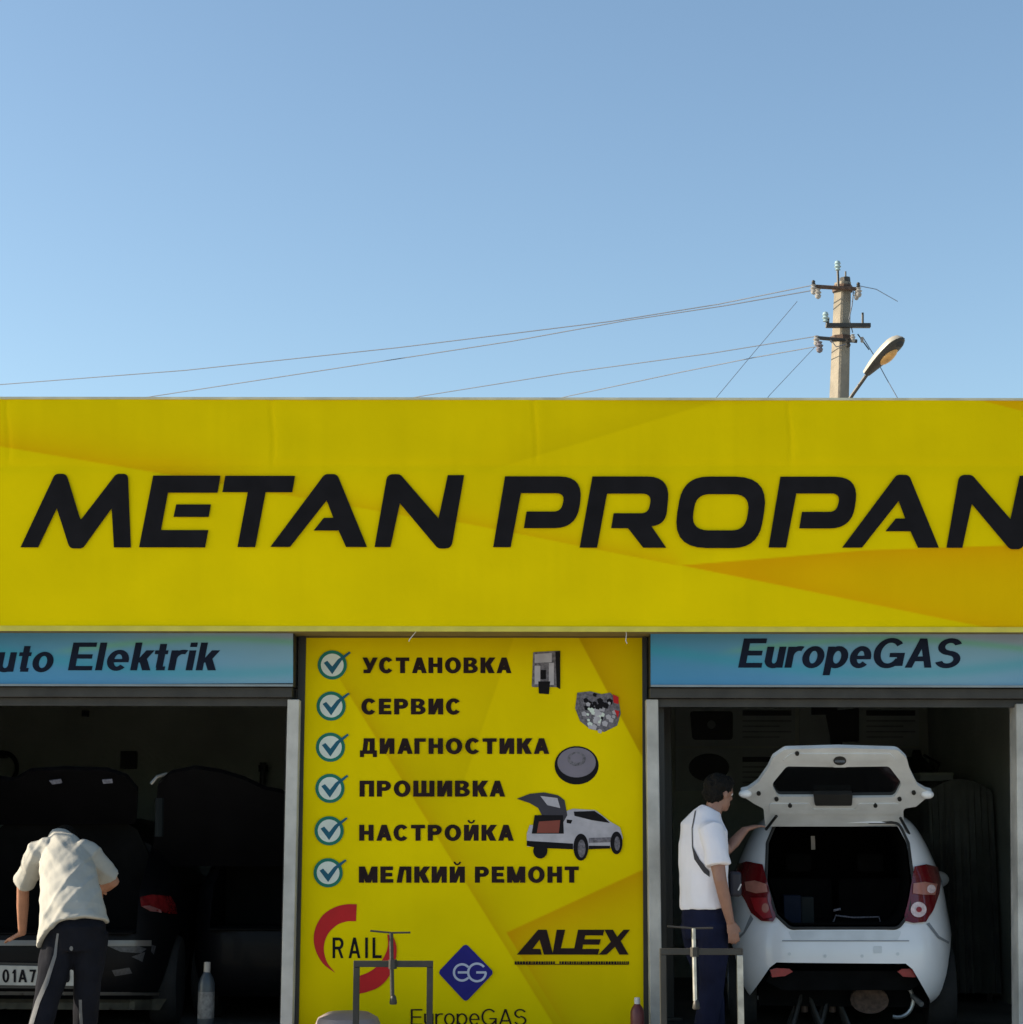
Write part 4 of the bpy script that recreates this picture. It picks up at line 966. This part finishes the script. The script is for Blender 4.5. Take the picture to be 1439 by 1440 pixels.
lidB = rpoly([(222, 1104, 6), (240, 1088, 10), (275, 1081, 12), (310, 1086, 10), (345, 1097, 12), (372, 1110, 10), (398, 1115, 6), (412, 1140, 6), (412, 1218, 8), (214, 1218, 8)])
SMALL = [(z, w_ * .86, a_, b_ * .9) for z, w_, a_, b_ in SEDAN]
DB, MB_, tb_, ldB = dark_car('dark_hatchback', 'second dark car deeper in the left bay with its lid raised', (at(395, 1300, Yb).x, Yb), R(-2), SMALL, .52, .66, 1.2, lidB, lambda x, y: Yb + .35 - .6 * (1218 - y) / 133, m_blackcar)
link('lid_glint', MB().tube([at(213, 1102, Yb - .1), at(222, 1092, Yb - .1), at(236, 1088, Yb - .1)], .014, 8), m_alu, ldB)  # bright tube standing in for a glint beside the lid
link('lid_prop', MB().tube([at(225, 1122, Yb - .35), at(224, 1176, Yb - .35)], .03, 8), m_greybox, DB)
decal('glint_patch', [(256, 1190), (264, 1184), (262, 1196), (254, 1210)], tb_, m_alu, DB, off=.01, res=3)  # bright patches put in for glints on the dark car
decal('glint_patch', [(240, 1229), (252, 1231), (254, 1236), (243, 1234)], tb_, m_alu, DB, off=.01, res=3)
# small objects seen in the left bay
def small_bottle(name, px, ytop, Y, hts, rad, mats, label, zb=.025):
    c = at(px, ytop, Y); H_ = c.z - zb; t = thing(name, (c.x, c.y, zb), label, 'bottle')
    link('bottle_body', MB().lathe((c.x, c.y, zb), [(rad * .9, 0), (rad, .01), (rad, H_ * .70), (rad * .8, H_ * .78), (rad * .42, H_ * .86)], 18), mats[0], t, smooth=True)
    link('cap', MB().lathe((c.x, c.y, zb + H_ * .862), [(rad * .40, 0), (rad * .42, H_ * .06), (rad * .40, H_ * .135), (rad * .1, H_ * .138)], 14), mats[1], t, smooth=True)
    link('label_band', MB().lathe((c.x, c.y, zb + H_ * .25), [(rad * 1.01, 0), (rad * 1.012, .01), (rad * 1.012, H_ * .35), (rad * 1.01, H_ * .352)], 18), mats[2], t, smooth=True)
small_bottle('canister_bottle', 292, 1352, 12.95, .5, .055, (mat('smoky_plastic', (.035, .045, .055), rough=.35), m_porc, mat('bottle_label', (.13, .13, .13), rough=.6, var=.5, scale=30)), 'tall bottle with a pale cap on the floor of the left bay near the post')
small_bottle('red_bottle', 896, 1402, 12.55, .3, .045, (m_redp, m_whitep, m_redp), 'small red bottle with white cap standing at the lower right corner of the yellow panel', .02)
c = at(490, 1423, 12.3); t = thing('upturned_basin', (c.x, c.y, .02), 'pale greyish pink plastic basin lying upside down below the yellow panel', 'basin')
link('basin_shell', MB().lathe((c.x, c.y, .02), [(.25, 0), (.245, .02), (.225, (c.z - .02) * .5), (.19, (c.z - .02) * .86), (.13, c.z - .02), (.02, c.z - .012)], 28), m_pinkp, t, smooth=True)
link('basin_rim', MB().lathe((c.x, c.y, .02), [(.251, 0), (.265, .004), (.265, .014), (.2465, .018)], 28), m_pinkp, t, smooth=True)
for x, y, s_, lab in ((183, 1067, .07, 'dark box fixed to the back wall between the raised lids'), (122, 1003, .025, 'small dark wall fitting high on the back wall of the left bay')):
    c = at(x, y, YLB - .02); t = thing('wall_box', (c.x, c.y, c.z), lab, 'box')
    link('box_body', MB().box(c.x - s_, c.x + s_, YLB - .10, YLB - .002, c.z - s_ * 1.3, c.z + s_), m_black, t, bevel=.004)
    link('box_cover', MB().box(c.x - s_ * .8, c.x + s_ * .8, YLB - .106, YLB - .101, c.z - s_ * 1.0, c.z + s_ * .8), m_trim, t)
hc = at(4, 1080, YLB - .06)
t = thing('air_hose', (hc.x, YLB, hc.z), 'coiled dark air hose hanging on the back wall at the far left edge', 'hose')
for k_ in range(3):
    link('hose_coil', MB().tube([(hc.x + (.12 + .012 * k_) * math.cos(q_), YLB - .03 - .022 * k_, hc.z + (.13 + .01 * k_) * math.sin(q_)) for q_ in np.linspace(0, 6.2832, 25)], .013, 8), m_rubber, t, smooth=True)
link('wall_hook', MB().box(hc.x - .03, hc.x + .03, YLB - .11, YLB - .002, hc.z + .09, hc.z + .115), m_dark, t)
link('hose_nozzle', MB().tube([(hc.x + .02, YLB - .06, hc.z - .14), (hc.x + .06, YLB - .06, hc.z - .26)], .016, 8), m_alu, t)
c = at(370, 1100, 17.3); t = thing('leaning_pipe', (c.x, c.y, 0.025), 'dark pipe standing upright at the right of the left bay', 'pipe')
link('pipe_shaft', MB().tube([(c.x, c.y, .025), (c.x, c.y, at(370, 1072, 17.3).z)], .03, 10), m_dark, t); link('pipe_collar', MB().lathe((c.x, c.y, at(370, 1085, 17.3).z), [(.045, 0), (.045, .06)], 12), m_black, t)

# ------------------------------------------------------------------ right bay: posters, shelf, covered rack
def poster(x0, x1, y0, y1, label, kind):
    Y = YBACK - .002; c = at((x0 + x1) / 2, y1, Y)
    t = thing('wall_poster', (c.x, YBACK, c.z), label, 'poster', 'posters on the back wall of the right bay')
    link('poster_sheet', slab([(x0, y0), (x1, y0), (x1, y1), (x0, y1)], lambda x, y: Y, .012), m_poster, t)
    u = lambda f: x0 + (x1 - x0) * f; v = lambda f: y0 + (y1 - y0) * f
    Z = Y - .003
    if kind == 0:
        a_ = flat('printed_wheel', [rpoly([(u(.12), v(.22), 5), (u(.60 - .12), v(.22), 5), (u(.48), v(.86), 6), (u(.14), v(.86), 6)])], Z, m_postink, t)
        flat('printed_hub', [ell(u(.30), v(.52), 6, 6, 16)], Z - .002, m_postgrey, a_)
    elif kind == 1:
        flat('printed_reducer', [rpoly([(u(.10), v(.12), 2), (u(.32), v(.12), 2), (u(.32), v(.2)), (u(.5), v(.15), 2), (u(.5), v(.9), 3), (u(.36), v(.9)), (u(.36), v(.98)), (u(.26), v(.98)), (u(.26), v(.85)), (u(.22), v(.3)), (u(.10), v(.3))])], Z, m_postink, t)
    else:
        flat('printed_tank', [ell(u(.28), v(.45), (x1 - x0) * .17, (y1 - y0) * .33, 22)], Z, m_postink, t)
    flat('printed_heading', [bar(u(.56), v(.20), u(.97), v(.32))], Z, m_postink, t)
    flat('printed_text', [bar(u(.56), v(k), u(.97 - .1 * (i % 2)), v(k + .035)) for i, k in enumerate((.42, .54, .66, .78))], Z, m_postgrey, t)
poster(950, 1118, 986, 1049, 'upper left wall poster with a dark wheel picture, behind the raised tailgate', 0)
poster(1124, 1292, 986, 1049, 'upper right wall poster with a dark gas reducer picture, behind the raised tailgate', 1)
poster(950, 1118, 1052, 1112, 'lower left wall poster showing a dark tank beside the head of the man in white', 2)
poster(1124, 1292, 1052, 1112, 'lower right wall poster mostly hidden by the raised tailgate', 2)
# dark conduit / column at left of bay
c = at(940, 1100, 14.2)
t = thing('steel_column', (c.x, c.y, .025), 'dark steel column inside the right bay behind the man in the white shirt', 'column')
link('column_shaft', MB().box(c.x - .09, c.x + .02, c.y - .08, c.y + .08, .025, 2.98), m_black, t, bevel=.006)
link('base_plate', MB().box(c.x - .14, c.x + .07, c.y - .13, c.y + .13, .026, .045), m_dark, t)
# shelf with kettle shape
c = at(1310, 1085, 17.8)
t = thing('wall_shelf', (c.x, 17.9, c.z), 'pale shelf on the back wall to the right of the raised tailgate', 'shelf')
link('shelf_board', MB().box(at(1270, 1080, 17.7).x, 3.95, 17.68, YBACK, c.z - .02, c.z + .03), m_plaster, t)
for xx in (3.7, 3.9): link('bracket', MB().box(xx, xx + .02, 17.75, YBACK, c.z - .16, c.z - .02), m_dark, t)
c2_ = at(1365, 1080, 17.2); c2_.x = 3.68
t = thing('oil_can', (c2_.x, c2_.y, 1.86), 'black peaked oil can standing on the covered rack', 'can')
link('can_body', MB().lathe((c2_.x, c2_.y, 1.80), [(.19, 0), (.19, .08), (.16, .13), (.05, .24), (.035, .30), (.01, .305)], 16), m_black, t, smooth=True)
link('can_handle', MB().tube([(c2_.x + .16, c2_.y, 1.86), (c2_.x + .2, c2_.y, 1.98), (c2_.x + .06, c2_.y, 2.06)], .012, 8), m_black, t)
def hump(x): return 1.70 + .10 * math.sin((x - 3.4) / .52 * math.pi)
RK = thing('covered_rack', (3.78, 16.4, .025), 'tall rack draped in dark olive cloth along the right wall', 'rack')
V = []; F = []; nx_, nz_ = 60, 14
for j in range(nz_ + 1):
    for i in range(nx_ + 1):
        s_ = i / nx_                                     # perimeter: left side then front then right
        if s_ < .5: x_ = 3.40; y_ = 17.6 - (17.6 - 15.5) * s_ / .5
        else: x_ = 3.40 + .52 * (s_ - .5) / .5; y_ = 15.5
        zt_ = hump(x_); z_ = .10 + (zt_ - .10) * j / nz_
        fo = (.04 * math.sin(i * 1.9) + .02 * math.sin(i * 4.1)) * (1 - (j / nz_) ** 3)
        V.append((x_ - (fo if s_ < .5 else 0), y_ - (fo if s_ >= .5 else 0), z_))
F = [(j * (nx_ + 1) + i, j * (nx_ + 1) + i + 1, (j + 1) * (nx_ + 1) + i + 1, (j + 1) * (nx_ + 1) + i) for j in range(nz_) for i in range(nx_)]
n0 = len(V)
for i in range(13):
    x_ = 3.40 + .52 * i / 12
    V += [(x_, 15.5, hump(x_)), (x_, 17.6, hump(x_))]
F += [(n0 + 2 * i, n0 + 2 * i + 1, n0 + 2 * i + 3, n0 + 2 * i + 2) for i in range(12)]
link('cloth_cover', MB().add(V, F), m_cloth, RK, smooth=True)
link('rack_frame', MB().box(3.48, 3.52, 15.6, 15.64, .025, 1.6).box(3.84, 3.88, 15.6, 15.64, .025, 1.6).box(3.48, 3.52, 17.4, 17.44, .025, 1.6).box(3.84, 3.88, 17.4, 17.44, .025, 1.6).box(3.45, 3.89, 15.58, 17.5, 1.6, 1.63), m_dark, RK)
c = at(1290, 1098, 16.4); c.x = 3.66
t = thing('cardboard_box', (c.x, c.y, 1.8), 'flat pale box lying on the covered rack beside the right post', 'box')
link('box_body', MB().box(c.x - .16, c.x + .12, c.y - .15, c.y + .15, 1.80, 1.85), m_poster, t, bevel=.004)
link('box_lid', MB().box(c.x - .165, c.x + .125, c.y - .155, c.y + .155, 1.851, 1.87), m_plaster, t)

# ------------------------------------------------------------------ frames with T-handle screws in front of the bays
def press_frame(xl, xr, yb_, xh, ytop, ylow, Y, label, lightpost, handle_w, sh):
    zb_ = at(0, yb_, Y).z; L_, R_ = at(xl, yb_, Y).x, at(xr, yb_, Y).x; cx_ = at(xh, yb_, Y).x; q = .019
    t = thing('bench_frame', ((L_ + R_) / 2, Y, .02), label, 'stand', 'T-handled metal frames in front of the garage')
    link('top_bar', MB().box(L_ - q, R_ + q, Y - q, Y + q, zb_ - q, zb_ + q), m_dark, t, bevel=.003)
    link('leg', MB().box(L_ - q, L_ + q, Y - q + .001, Y + q - .001, .02, zb_ - q - .001), m_dark, t, bevel=.003)
    link('leg', MB().box(R_ - q, R_ + q, Y - q + .001, Y + q - .001, .02, zb_ - q - .001), lightpost, t, bevel=.003)
    link('foot_bar', MB().box(L_ - q - .002, L_ + q + .002, Y - .2, Y + .2, .02, .055), m_dark, t)
    link('foot_bar', MB().box(R_ - q - .002, R_ + q + .002, Y - .2, Y + .2, .02, .055), m_dark, t)
    z1, z0 = at(0, ytop, Y).z, at(0, ylow, Y).z
    sc = link('screw_rod', MB().tube([(cx_ + sh, Y - .03, z1), (cx_, Y - .03, z0 + .04)], .013, 10), m_dark if lightpost is m_dark else m_alu, t)
    link('t_handle', MB().tube([(cx_ + sh - handle_w[0], Y - .03, z1 + .012), (cx_ + sh, Y - .03, z1), (cx_ + sh + handle_w[1], Y - .03, z1 + .002)], .006, 8), m_dark, sc)
    link('screw_nut', MB().lathe((cx_, Y - .03, zb_ - .028), [(.026, 0), (.026, .056)], 6), m_dark, sc)
    link('swivel_pad', MB().lathe((cx_ + .006, Y - .03, z0 - .01), [(.02, 0), (.024, .01), (.018, .045), (.008, .06)], 12), m_dark, sc, smooth=True)
    return t
press_frame(502, 605, 1354, 553, 1310, 1408, 12.0, 'dark metal frame with a T-handled screw standing before the yellow panel', m_dark, (.13, .12), -.012)
press_frame(932, 1040, 1336, 976, 1303, 1414, 11.9, 'metal frame with pale right leg and T-handled screw beside the man in white', m_alu, (.16, .12), -.004)

# ------------------------------------------------------------------ people
def P3(px, py, Y): return at(px, py, Y)
def hand(mb, wrist, d, pn, side, curl=.5, ln=.085, splay=.10):
    """palm + four bent fingers + thumb; d direction, pn palm normal, side thumb side (+1 along s)"""
    d = d.normalized(); pn = (pn - d * pn.dot(d)).normalized(); s_ = d.cross(pn) * side
    mb.tube([wrist - d * .02, wrist + d * .02, wrist + d * .05, wrist + d * ln], [(.026, .019), (.031, .017), (.040, .015), (.040, .012)], 10, lat=s_)
    for i, (o, l) in enumerate(((.030, .070), (.010, .080), (-.010, .074), (-.029, .058))):
        b = wrist + d * (ln - .008) + s_ * o; dd = (d + s_ * (o * splay * 25)).normalized(); p = [b]; ang = 0
        for k, f in enumerate((.45, .32, .23)):
            ang += curl * (.35 + .25 * k) ; v = dd * math.cos(ang) + pn * math.sin(ang); p.append(p[-1] + v * l * f)
        mb.tube(p, [.0095, .0088, .008, .0065], 8)
    tb0 = wrist + d * .025 + s_ * .028; td = (d * .75 + s_ * .6 + pn * .3).normalized()
    mb.tube([tb0 - td * .01, tb0 + td * .035, tb0 + (td * .8 + d * .4).normalized() * .062], [.014, .011, .008], 8)
def head(mb, hair, c, fwd, up, sc=1.):
    f = fwd.normalized(); u = (up - f * up.dot(f)).normalized(); r = f.cross(u)
    q = lambda a, b, e: c + (r * a + f * b + u * e) * sc
    A3 = (r, f, u)
    mb.ball(q(0, -.005, .03), (.074 * sc, .094 * sc, .085 * sc), axes=A3, seg=18, ring=12)
    mb.ball(q(0, .025, -.035), (.056 * sc, .062 * sc, .075 * sc), axes=A3)
    mb.ball(q(0, .062, -.082), (.030 * sc, .022 * sc, .022 * sc), axes=A3)
    mb.tube([q(0, .082, .02), q(0, .100, -.012), q(0, .096, -.026)], [.007, .011, .012], 8)
    mb.ball(q(0, .085, -.052), (.024 * sc, .010 * sc, .006 * sc), axes=A3); mb.ball(q(0, .084, -.062), (.020 * sc, .009 * sc, .006 * sc), axes=A3)
    for s in (-1, 1):
        mb.ball(q(s * .076, .0, -.005), (.010 * sc, .018 * sc, .030 * sc), axes=A3)
        mb.ball(q(s * .030, .072, .022), (.022 * sc, .010 * sc, .007 * sc), axes=A3)
    hair.ball(q(0, -.016, .042), (.083 * sc, .098 * sc, .086 * sc), axes=A3, seg=18, ring=12)
    hair.ball(q(0, -.040, .0), (.080 * sc, .072 * sc, .075 * sc), axes=A3)
    hair.ball(q(0, .045, .085), (.060 * sc, .045 * sc, .032 * sc), axes=A3)
    return q
# -- left man, seen from behind, bending over the saloon
MA_ = thing('person', (at(100, 1400, 11.9).x, 11.9, 0), 'man in cream T-shirt and dark striped trousers bending over the black car, seen from behind', 'person')
pel = P3(108, 1304, 11.80); wst = P3(104, 1272, 11.86); mid = P3(98, 1235, 11.98); chs = P3(90, 1196, 12.14); nck = P3(84, 1180, 12.28); hd = P3(86, 1180, 12.42)
lat = Vector((1, .08, .02)).normalized()
shL, shR = P3(55, 1196, 12.14), P3(126, 1202, 12.14)
elL, wrL = P3(33, 1246, 12.30), P3(32, 1312, 12.62)
elR, wrR = P3(160, 1240, 12.30), P3(140, 1252, 12.52)
hipL, hipR = P3(86, 1318, 11.82), P3(128, 1316, 11.84)
knL = P3(68, 1402, 11.80); knR = P3(122, 1402, 11.92)
ftL = Vector((P3(52, 1440, 11.78).x, 11.80, .11)); ftR = Vector((P3(118, 1440, 12).x, 12.02, .11))
skn = MB(); shr = MB(); trs = MB(); hr = MB(); shoe = MB()
skn.tube([pel, wst, mid, chs, nck], [(.15, .10), (.135, .09), (.14, .09), (.125, .07), (.05, .045)], 16, lat=lat)
skn.tube([nck, (nck + hd) / 2, hd], [.058, .056, .055], 10)
skn.tube([shL, (shL + elL) / 2, elL, (elL * .6 + wrL * .4), wrL], [.044, .048, .040, .040, .027], 12)
skn.tube([shR, (shR + elR) / 2, elR, (elR * .6 + wrR * .4), wrR], [.044, .048, .040, .038, .027], 12)
for h_, k_, f_ in ((hipL, knL, ftL), (hipR, knR, ftR)): skn.tube([h_, k_, f_], [.08, .055, .035], 10)
q = head(skn, hr, hd + Vector((.01, .06, -.03)), Vector((.1, .30, -.93)), Vector((0, .93, .3)))
hr.ball(q(0, -.04, -.03), (.085, .085, .085)); hr.ball(q(0, -.02, -.07), (.070, .065, .060))
hand(skn, wrL, Vector((-.75, .45, -.30)), Vector((0, .2, -.95)), 1, curl=.25)
hand(skn, wrR, Vector((-.3, .9, -.2)), Vector((0, 0, -1)), -1, curl=.7)
link('body', organic(skn, .0075, 2), m_skin, MA_, smooth=True)
link('hair', organic(hr, .010, 2, (.004, (60, 60, 60))), m_hair, MA_, smooth=True)
# shirt: broad boxy torso + sleeves, hem hanging
hemC = P3(104, 1298, 11.80)
shr.tube([P3(104, 1306, 11.79), P3(103, 1284, 11.82), P3(100, 1255, 11.90), mid, P3(92, 1208, 12.09), P3(89, 1190, 12.18), P3(85, 1176, 12.27)],
         [(.212, .150), (.200, .145), (.184, .128), (.172, .122), (.160, .112), (.118, .095), (.070, .062)], 28, lat=lat)
shr.ball(P3(88, 1190, 12.16), (.12, .09, .06)); shr.ball(P3(57, 1202, 12.14), .072); shr.ball(P3(122, 1206, 12.14), .075)
shr.tube([P3(70, 1196, 12.14), shL, (shL + elL) / 2, elL + (shL - elL) * .08], [.085, .078, .070, .072], 16)
shr.tube([P3(110, 1198, 12.14), shR, (shR + elR) / 2, elR + (shR - elR) * .18], [.09, .080, .072, .070], 16)
shm = organic(shr, .008, 2)
# drape: long diagonal wrinkles pulled to the shoulders, wavy hem
for v, n_ in zip(shm.vertices, [Vector(x.normal) for x in shm.vertices]):
    c_ = v.co; u1 = (c_.x - pel.x) * 9 + c_.z * 5; u2 = (c_.x - pel.x) * -6 + c_.z * 9
    w1 = noise.noise(Vector((u1 * 1.1, c_.z * 1.2, 3))) ; w2 = noise.noise(Vector((u2 * 1.5, c_.x * 1.5, 9)))
    r1 = 1 - abs(noise.noise(Vector(((c_.x - pel.x) * 7 + c_.z * 6, c_.z * 2.5, 5)))) * 3.2; r2 = 1 - abs(noise.noise(Vector(((c_.x - pel.x) * -8 + c_.z * 5, c_.x * 3, 17)))) * 3.2
    v.co = c_ + n_ * (.010 * w1 + .006 * w2 + .007 * max(0, r1) + .006 * max(0, r2))
    lowf = max(0, min(1, (pel.z + .12 - c_.z) / .14)); dx_ = c_.x - pel.x; v.co.z += lowf * (.055 - 1.35 * (dx_ - .05) ** 2 * (1.3 if dx_ < 0 else 1.0))
shirtA = link('tshirt', shm, m_cream, MA_, smooth=True)
trs.tube([P3(106, 1286, 11.84), pel, P3(107, 1328, 11.83)], [(.165, .12), (.185, .135), (.165, .125)], 22, lat=lat)
for h_, k_, f_ in ((hipL, knL, ftL), (hipR, knR, ftR)):
    trs.tube([h_ + Vector((0, 0, .03)), h_.lerp(k_, .4), k_, k_.lerp(f_, .5), f_ + Vector((0, 0, .02))], [.112, .100, .082, .078, .072], 16)
trm = organic(trs, .010, 2, (.010, (9, 9, 5)))
trA = link('trousers', trm, m_navy, MA_, smooth=True)
tv = bvh_of(trA)
decal('side_stripe', [(81, 1312), (84, 1312), (80, 1345), (69, 1382), (57, 1410), (48, 1440), (42, 1440), (51, 1408), (65, 1375), (76, 1342)], tv, m_stripe, MA_, off=.004, res=3)
decal('side_stripe', [(112, 1405), (116, 1405), (117, 1440), (113, 1440)], tv, m_stripe, MA_, off=.004, res=3)
decal('pocket_logo', ell(101, 1333, 2.6, 3.4, 10), tv, m_stripe, MA_, off=.004, res=3)
for f_ in (ftL, ftR):
    s_ = MB().tube([f_ + Vector((0, -.07, -.05)), f_ + Vector((0, .02, -.045)), f_ + Vector((-.01, .12, -.06)), f_ + Vector((-.01, .19, -.072))], [(.042, .05), (.045, .055), (.048, .04), (.035, .025)], 12, lat=(1, 0, 0))
    link('shoe', s_, m_trim, MA_, smooth=True)
# -- right man, white shirt, standing beside the hatchback, turned to the right
MBp = thing('person', (at(992, 1400, 12.3).x, 12.3, 0), 'dark-haired man in white T-shirt standing at the left rear corner of the white hatchback', 'person')
Yp = 12.32
pel = P3(990, 1292, Yp); wst = P3(990, 1255, Yp); chs = P3(990, 1178, Yp); nck = P3(1000, 1143, Yp); hd = P3(1011, 1120, Yp + .02)
fw = Vector((.80, .60, 0)).normalized(); lat = Vector((-fw.y, fw.x, 0))      # his left side
shN = P3(1001, 1166, Yp - .16); shF = P3(985, 1158, Yp + .16)
elN, wrN = P3(1013, 1238, Yp - .24), P3(1027, 1296, Yp - .17)
elF, wrF = P3(1022, 1196, Yp + .24), P3(1048, 1166, Yp + .36)
skn = MB(); shr = MB(); trs = MB(); hr = MB()
skn.tube([pel, wst, chs, nck], [(.14, .10), (.13, .09), (.16, .10), (.06, .055)], 16, lat=lat)
skn.tube([nck - Vector((0, 0, .03)), (nck + hd) / 2, hd], [.060, .056, .055], 10)
q = head(skn, hr, hd + Vector((0, 0, .02)), Vector((.85, .50, -.18)), Vector((.1, 0, 1)), 1.02)
skn.tube([shN, (shN + elN) / 2, elN, elN * .6 + wrN * .4, wrN], [.052, .050, .042, .040, .027], 12)
skn.tube([shF, (shF + elF) / 2, elF, elF * .6 + wrF * .4, wrF], [.050, .048, .040, .038, .026], 12)
hand(skn, wrN, Vector((.22, .1, -.95)), Vector((-.3, .9, .1)), 1, curl=.45)
hand(skn, wrF, Vector((.9, .3, .25)), Vector((0, 0, -1)), 1, curl=.4)
hipN, hipF = pel - lat * .085 - Vector((0, 0, .06)), pel + lat * .085 - Vector((0, 0, .06))
ftN, ftF = Vector((pel.x - .02, Yp - .10, .11)), Vector((pel.x + .08, Yp + .14, .11))
legs = []
for h_, f_ in ((hipN, ftN), (hipF, ftF)):
    k_ = h_.lerp(f_, .5) + fw * .03; legs.append((h_, k_, f_)); skn.tube([h_, k_, f_], [.08, .055, .036], 10)
link('body', organic(skn, .0075, 2), m_skin2, MBp, smooth=True)
link('hair', organic(hr, .007, 1, (.011, (32, 32, 32))), m_hair, MBp, smooth=True)
for s in (-1, 1): link('eye', MB().ball(q(s * .032, .073, .012), .011), m_whitep, MBp, smooth=True)
shr.tube([P3(992, 1277, Yp), P3(991, 1262, Yp), P3(990, 1225, Yp), P3(989, 1188, Yp), P3(990, 1163, Yp), P3(996, 1146, Yp), P3(1000, 1137, Yp)],
         [(.185, .142), (.18, .140), (.175, .135), (.190, .135), (.195, .115), (.11, .085), (.065, .06)], 26, lat=lat)
shr.tube([P3(997, 1166, Yp - .08), shN, (shN + elN) / 2 + Vector((0, 0, .02)), elN + (shN - elN) * .30], [.07, .078, .078, .080], 16)
shr.tube([P3(987, 1160, Yp + .1), shF, elF + (shF - elF) * .30], [.07, .074, .074], 16)
shm = organic(shr, .009, 2, (.012, (6, 6, 4)))
shB = link('tshirt', shm, m_white, MBp, smooth=True)
trs.tube([P3(991, 1262, Yp), pel, pel - Vector((0, 0, .12))], [(.155, .115), (.172, .135), (.15, .12)], 20, lat=lat)
for h_, k_, f_ in legs: trs.tube([h_ + Vector((0, 0, .04)), h_.lerp(k_, .5), k_, k_.lerp(f_, .5), f_ + Vector((0, 0, .02))], [.105, .098, .080, .074, .068], 16)
link('trousers', organic(trs, .010, 2, (.008, (9, 9, 5))), m_denim, MBp, smooth=True)
for f_ in (ftN, ftF):
    link('shoe', MB().tube([f_ - fw * .08 - Vector((0, 0, .05)), f_ + fw * .02 - Vector((0, 0, .045)), f_ + fw * .12 - Vector((0, 0, .06)), f_ + fw * .19 - Vector((0, 0, .072))], [(.042, .05), (.045, .055), (.046, .04), (.034, .025)], 12, lat=lat), m_trim, MBp, smooth=True)
# sling bag
bgp = P3(1031, 1240, Yp + .10)
BG = thing('sling_bag', tuple(bgp), 'small black sling bag worn in front by the man in the white T-shirt', 'bag')
link('pouch', MB().box(bgp.x - .03, bgp.x + .045, bgp.y - .09, bgp.y + .09, bgp.z - .09, bgp.z + .07), m_bag, BG, bevel=.02)
link('zip', MB().tube([(bgp.x + .02, bgp.y - .092, bgp.z - .05), (bgp.x + .04, bgp.y - .092, bgp.z - .01)], .005, 6), m_whitep, BG)
bb = bvh_of(shB)
decal('strap', [(978, 1140), (979.2, 1140), (974.4, 1165), (975, 1190), (984, 1208), (998, 1225), (998, 1233), (990, 1227), (977, 1208), (973.6, 1190), (973.3, 1164)], bb, m_bag, BG, off=.005, res=3)
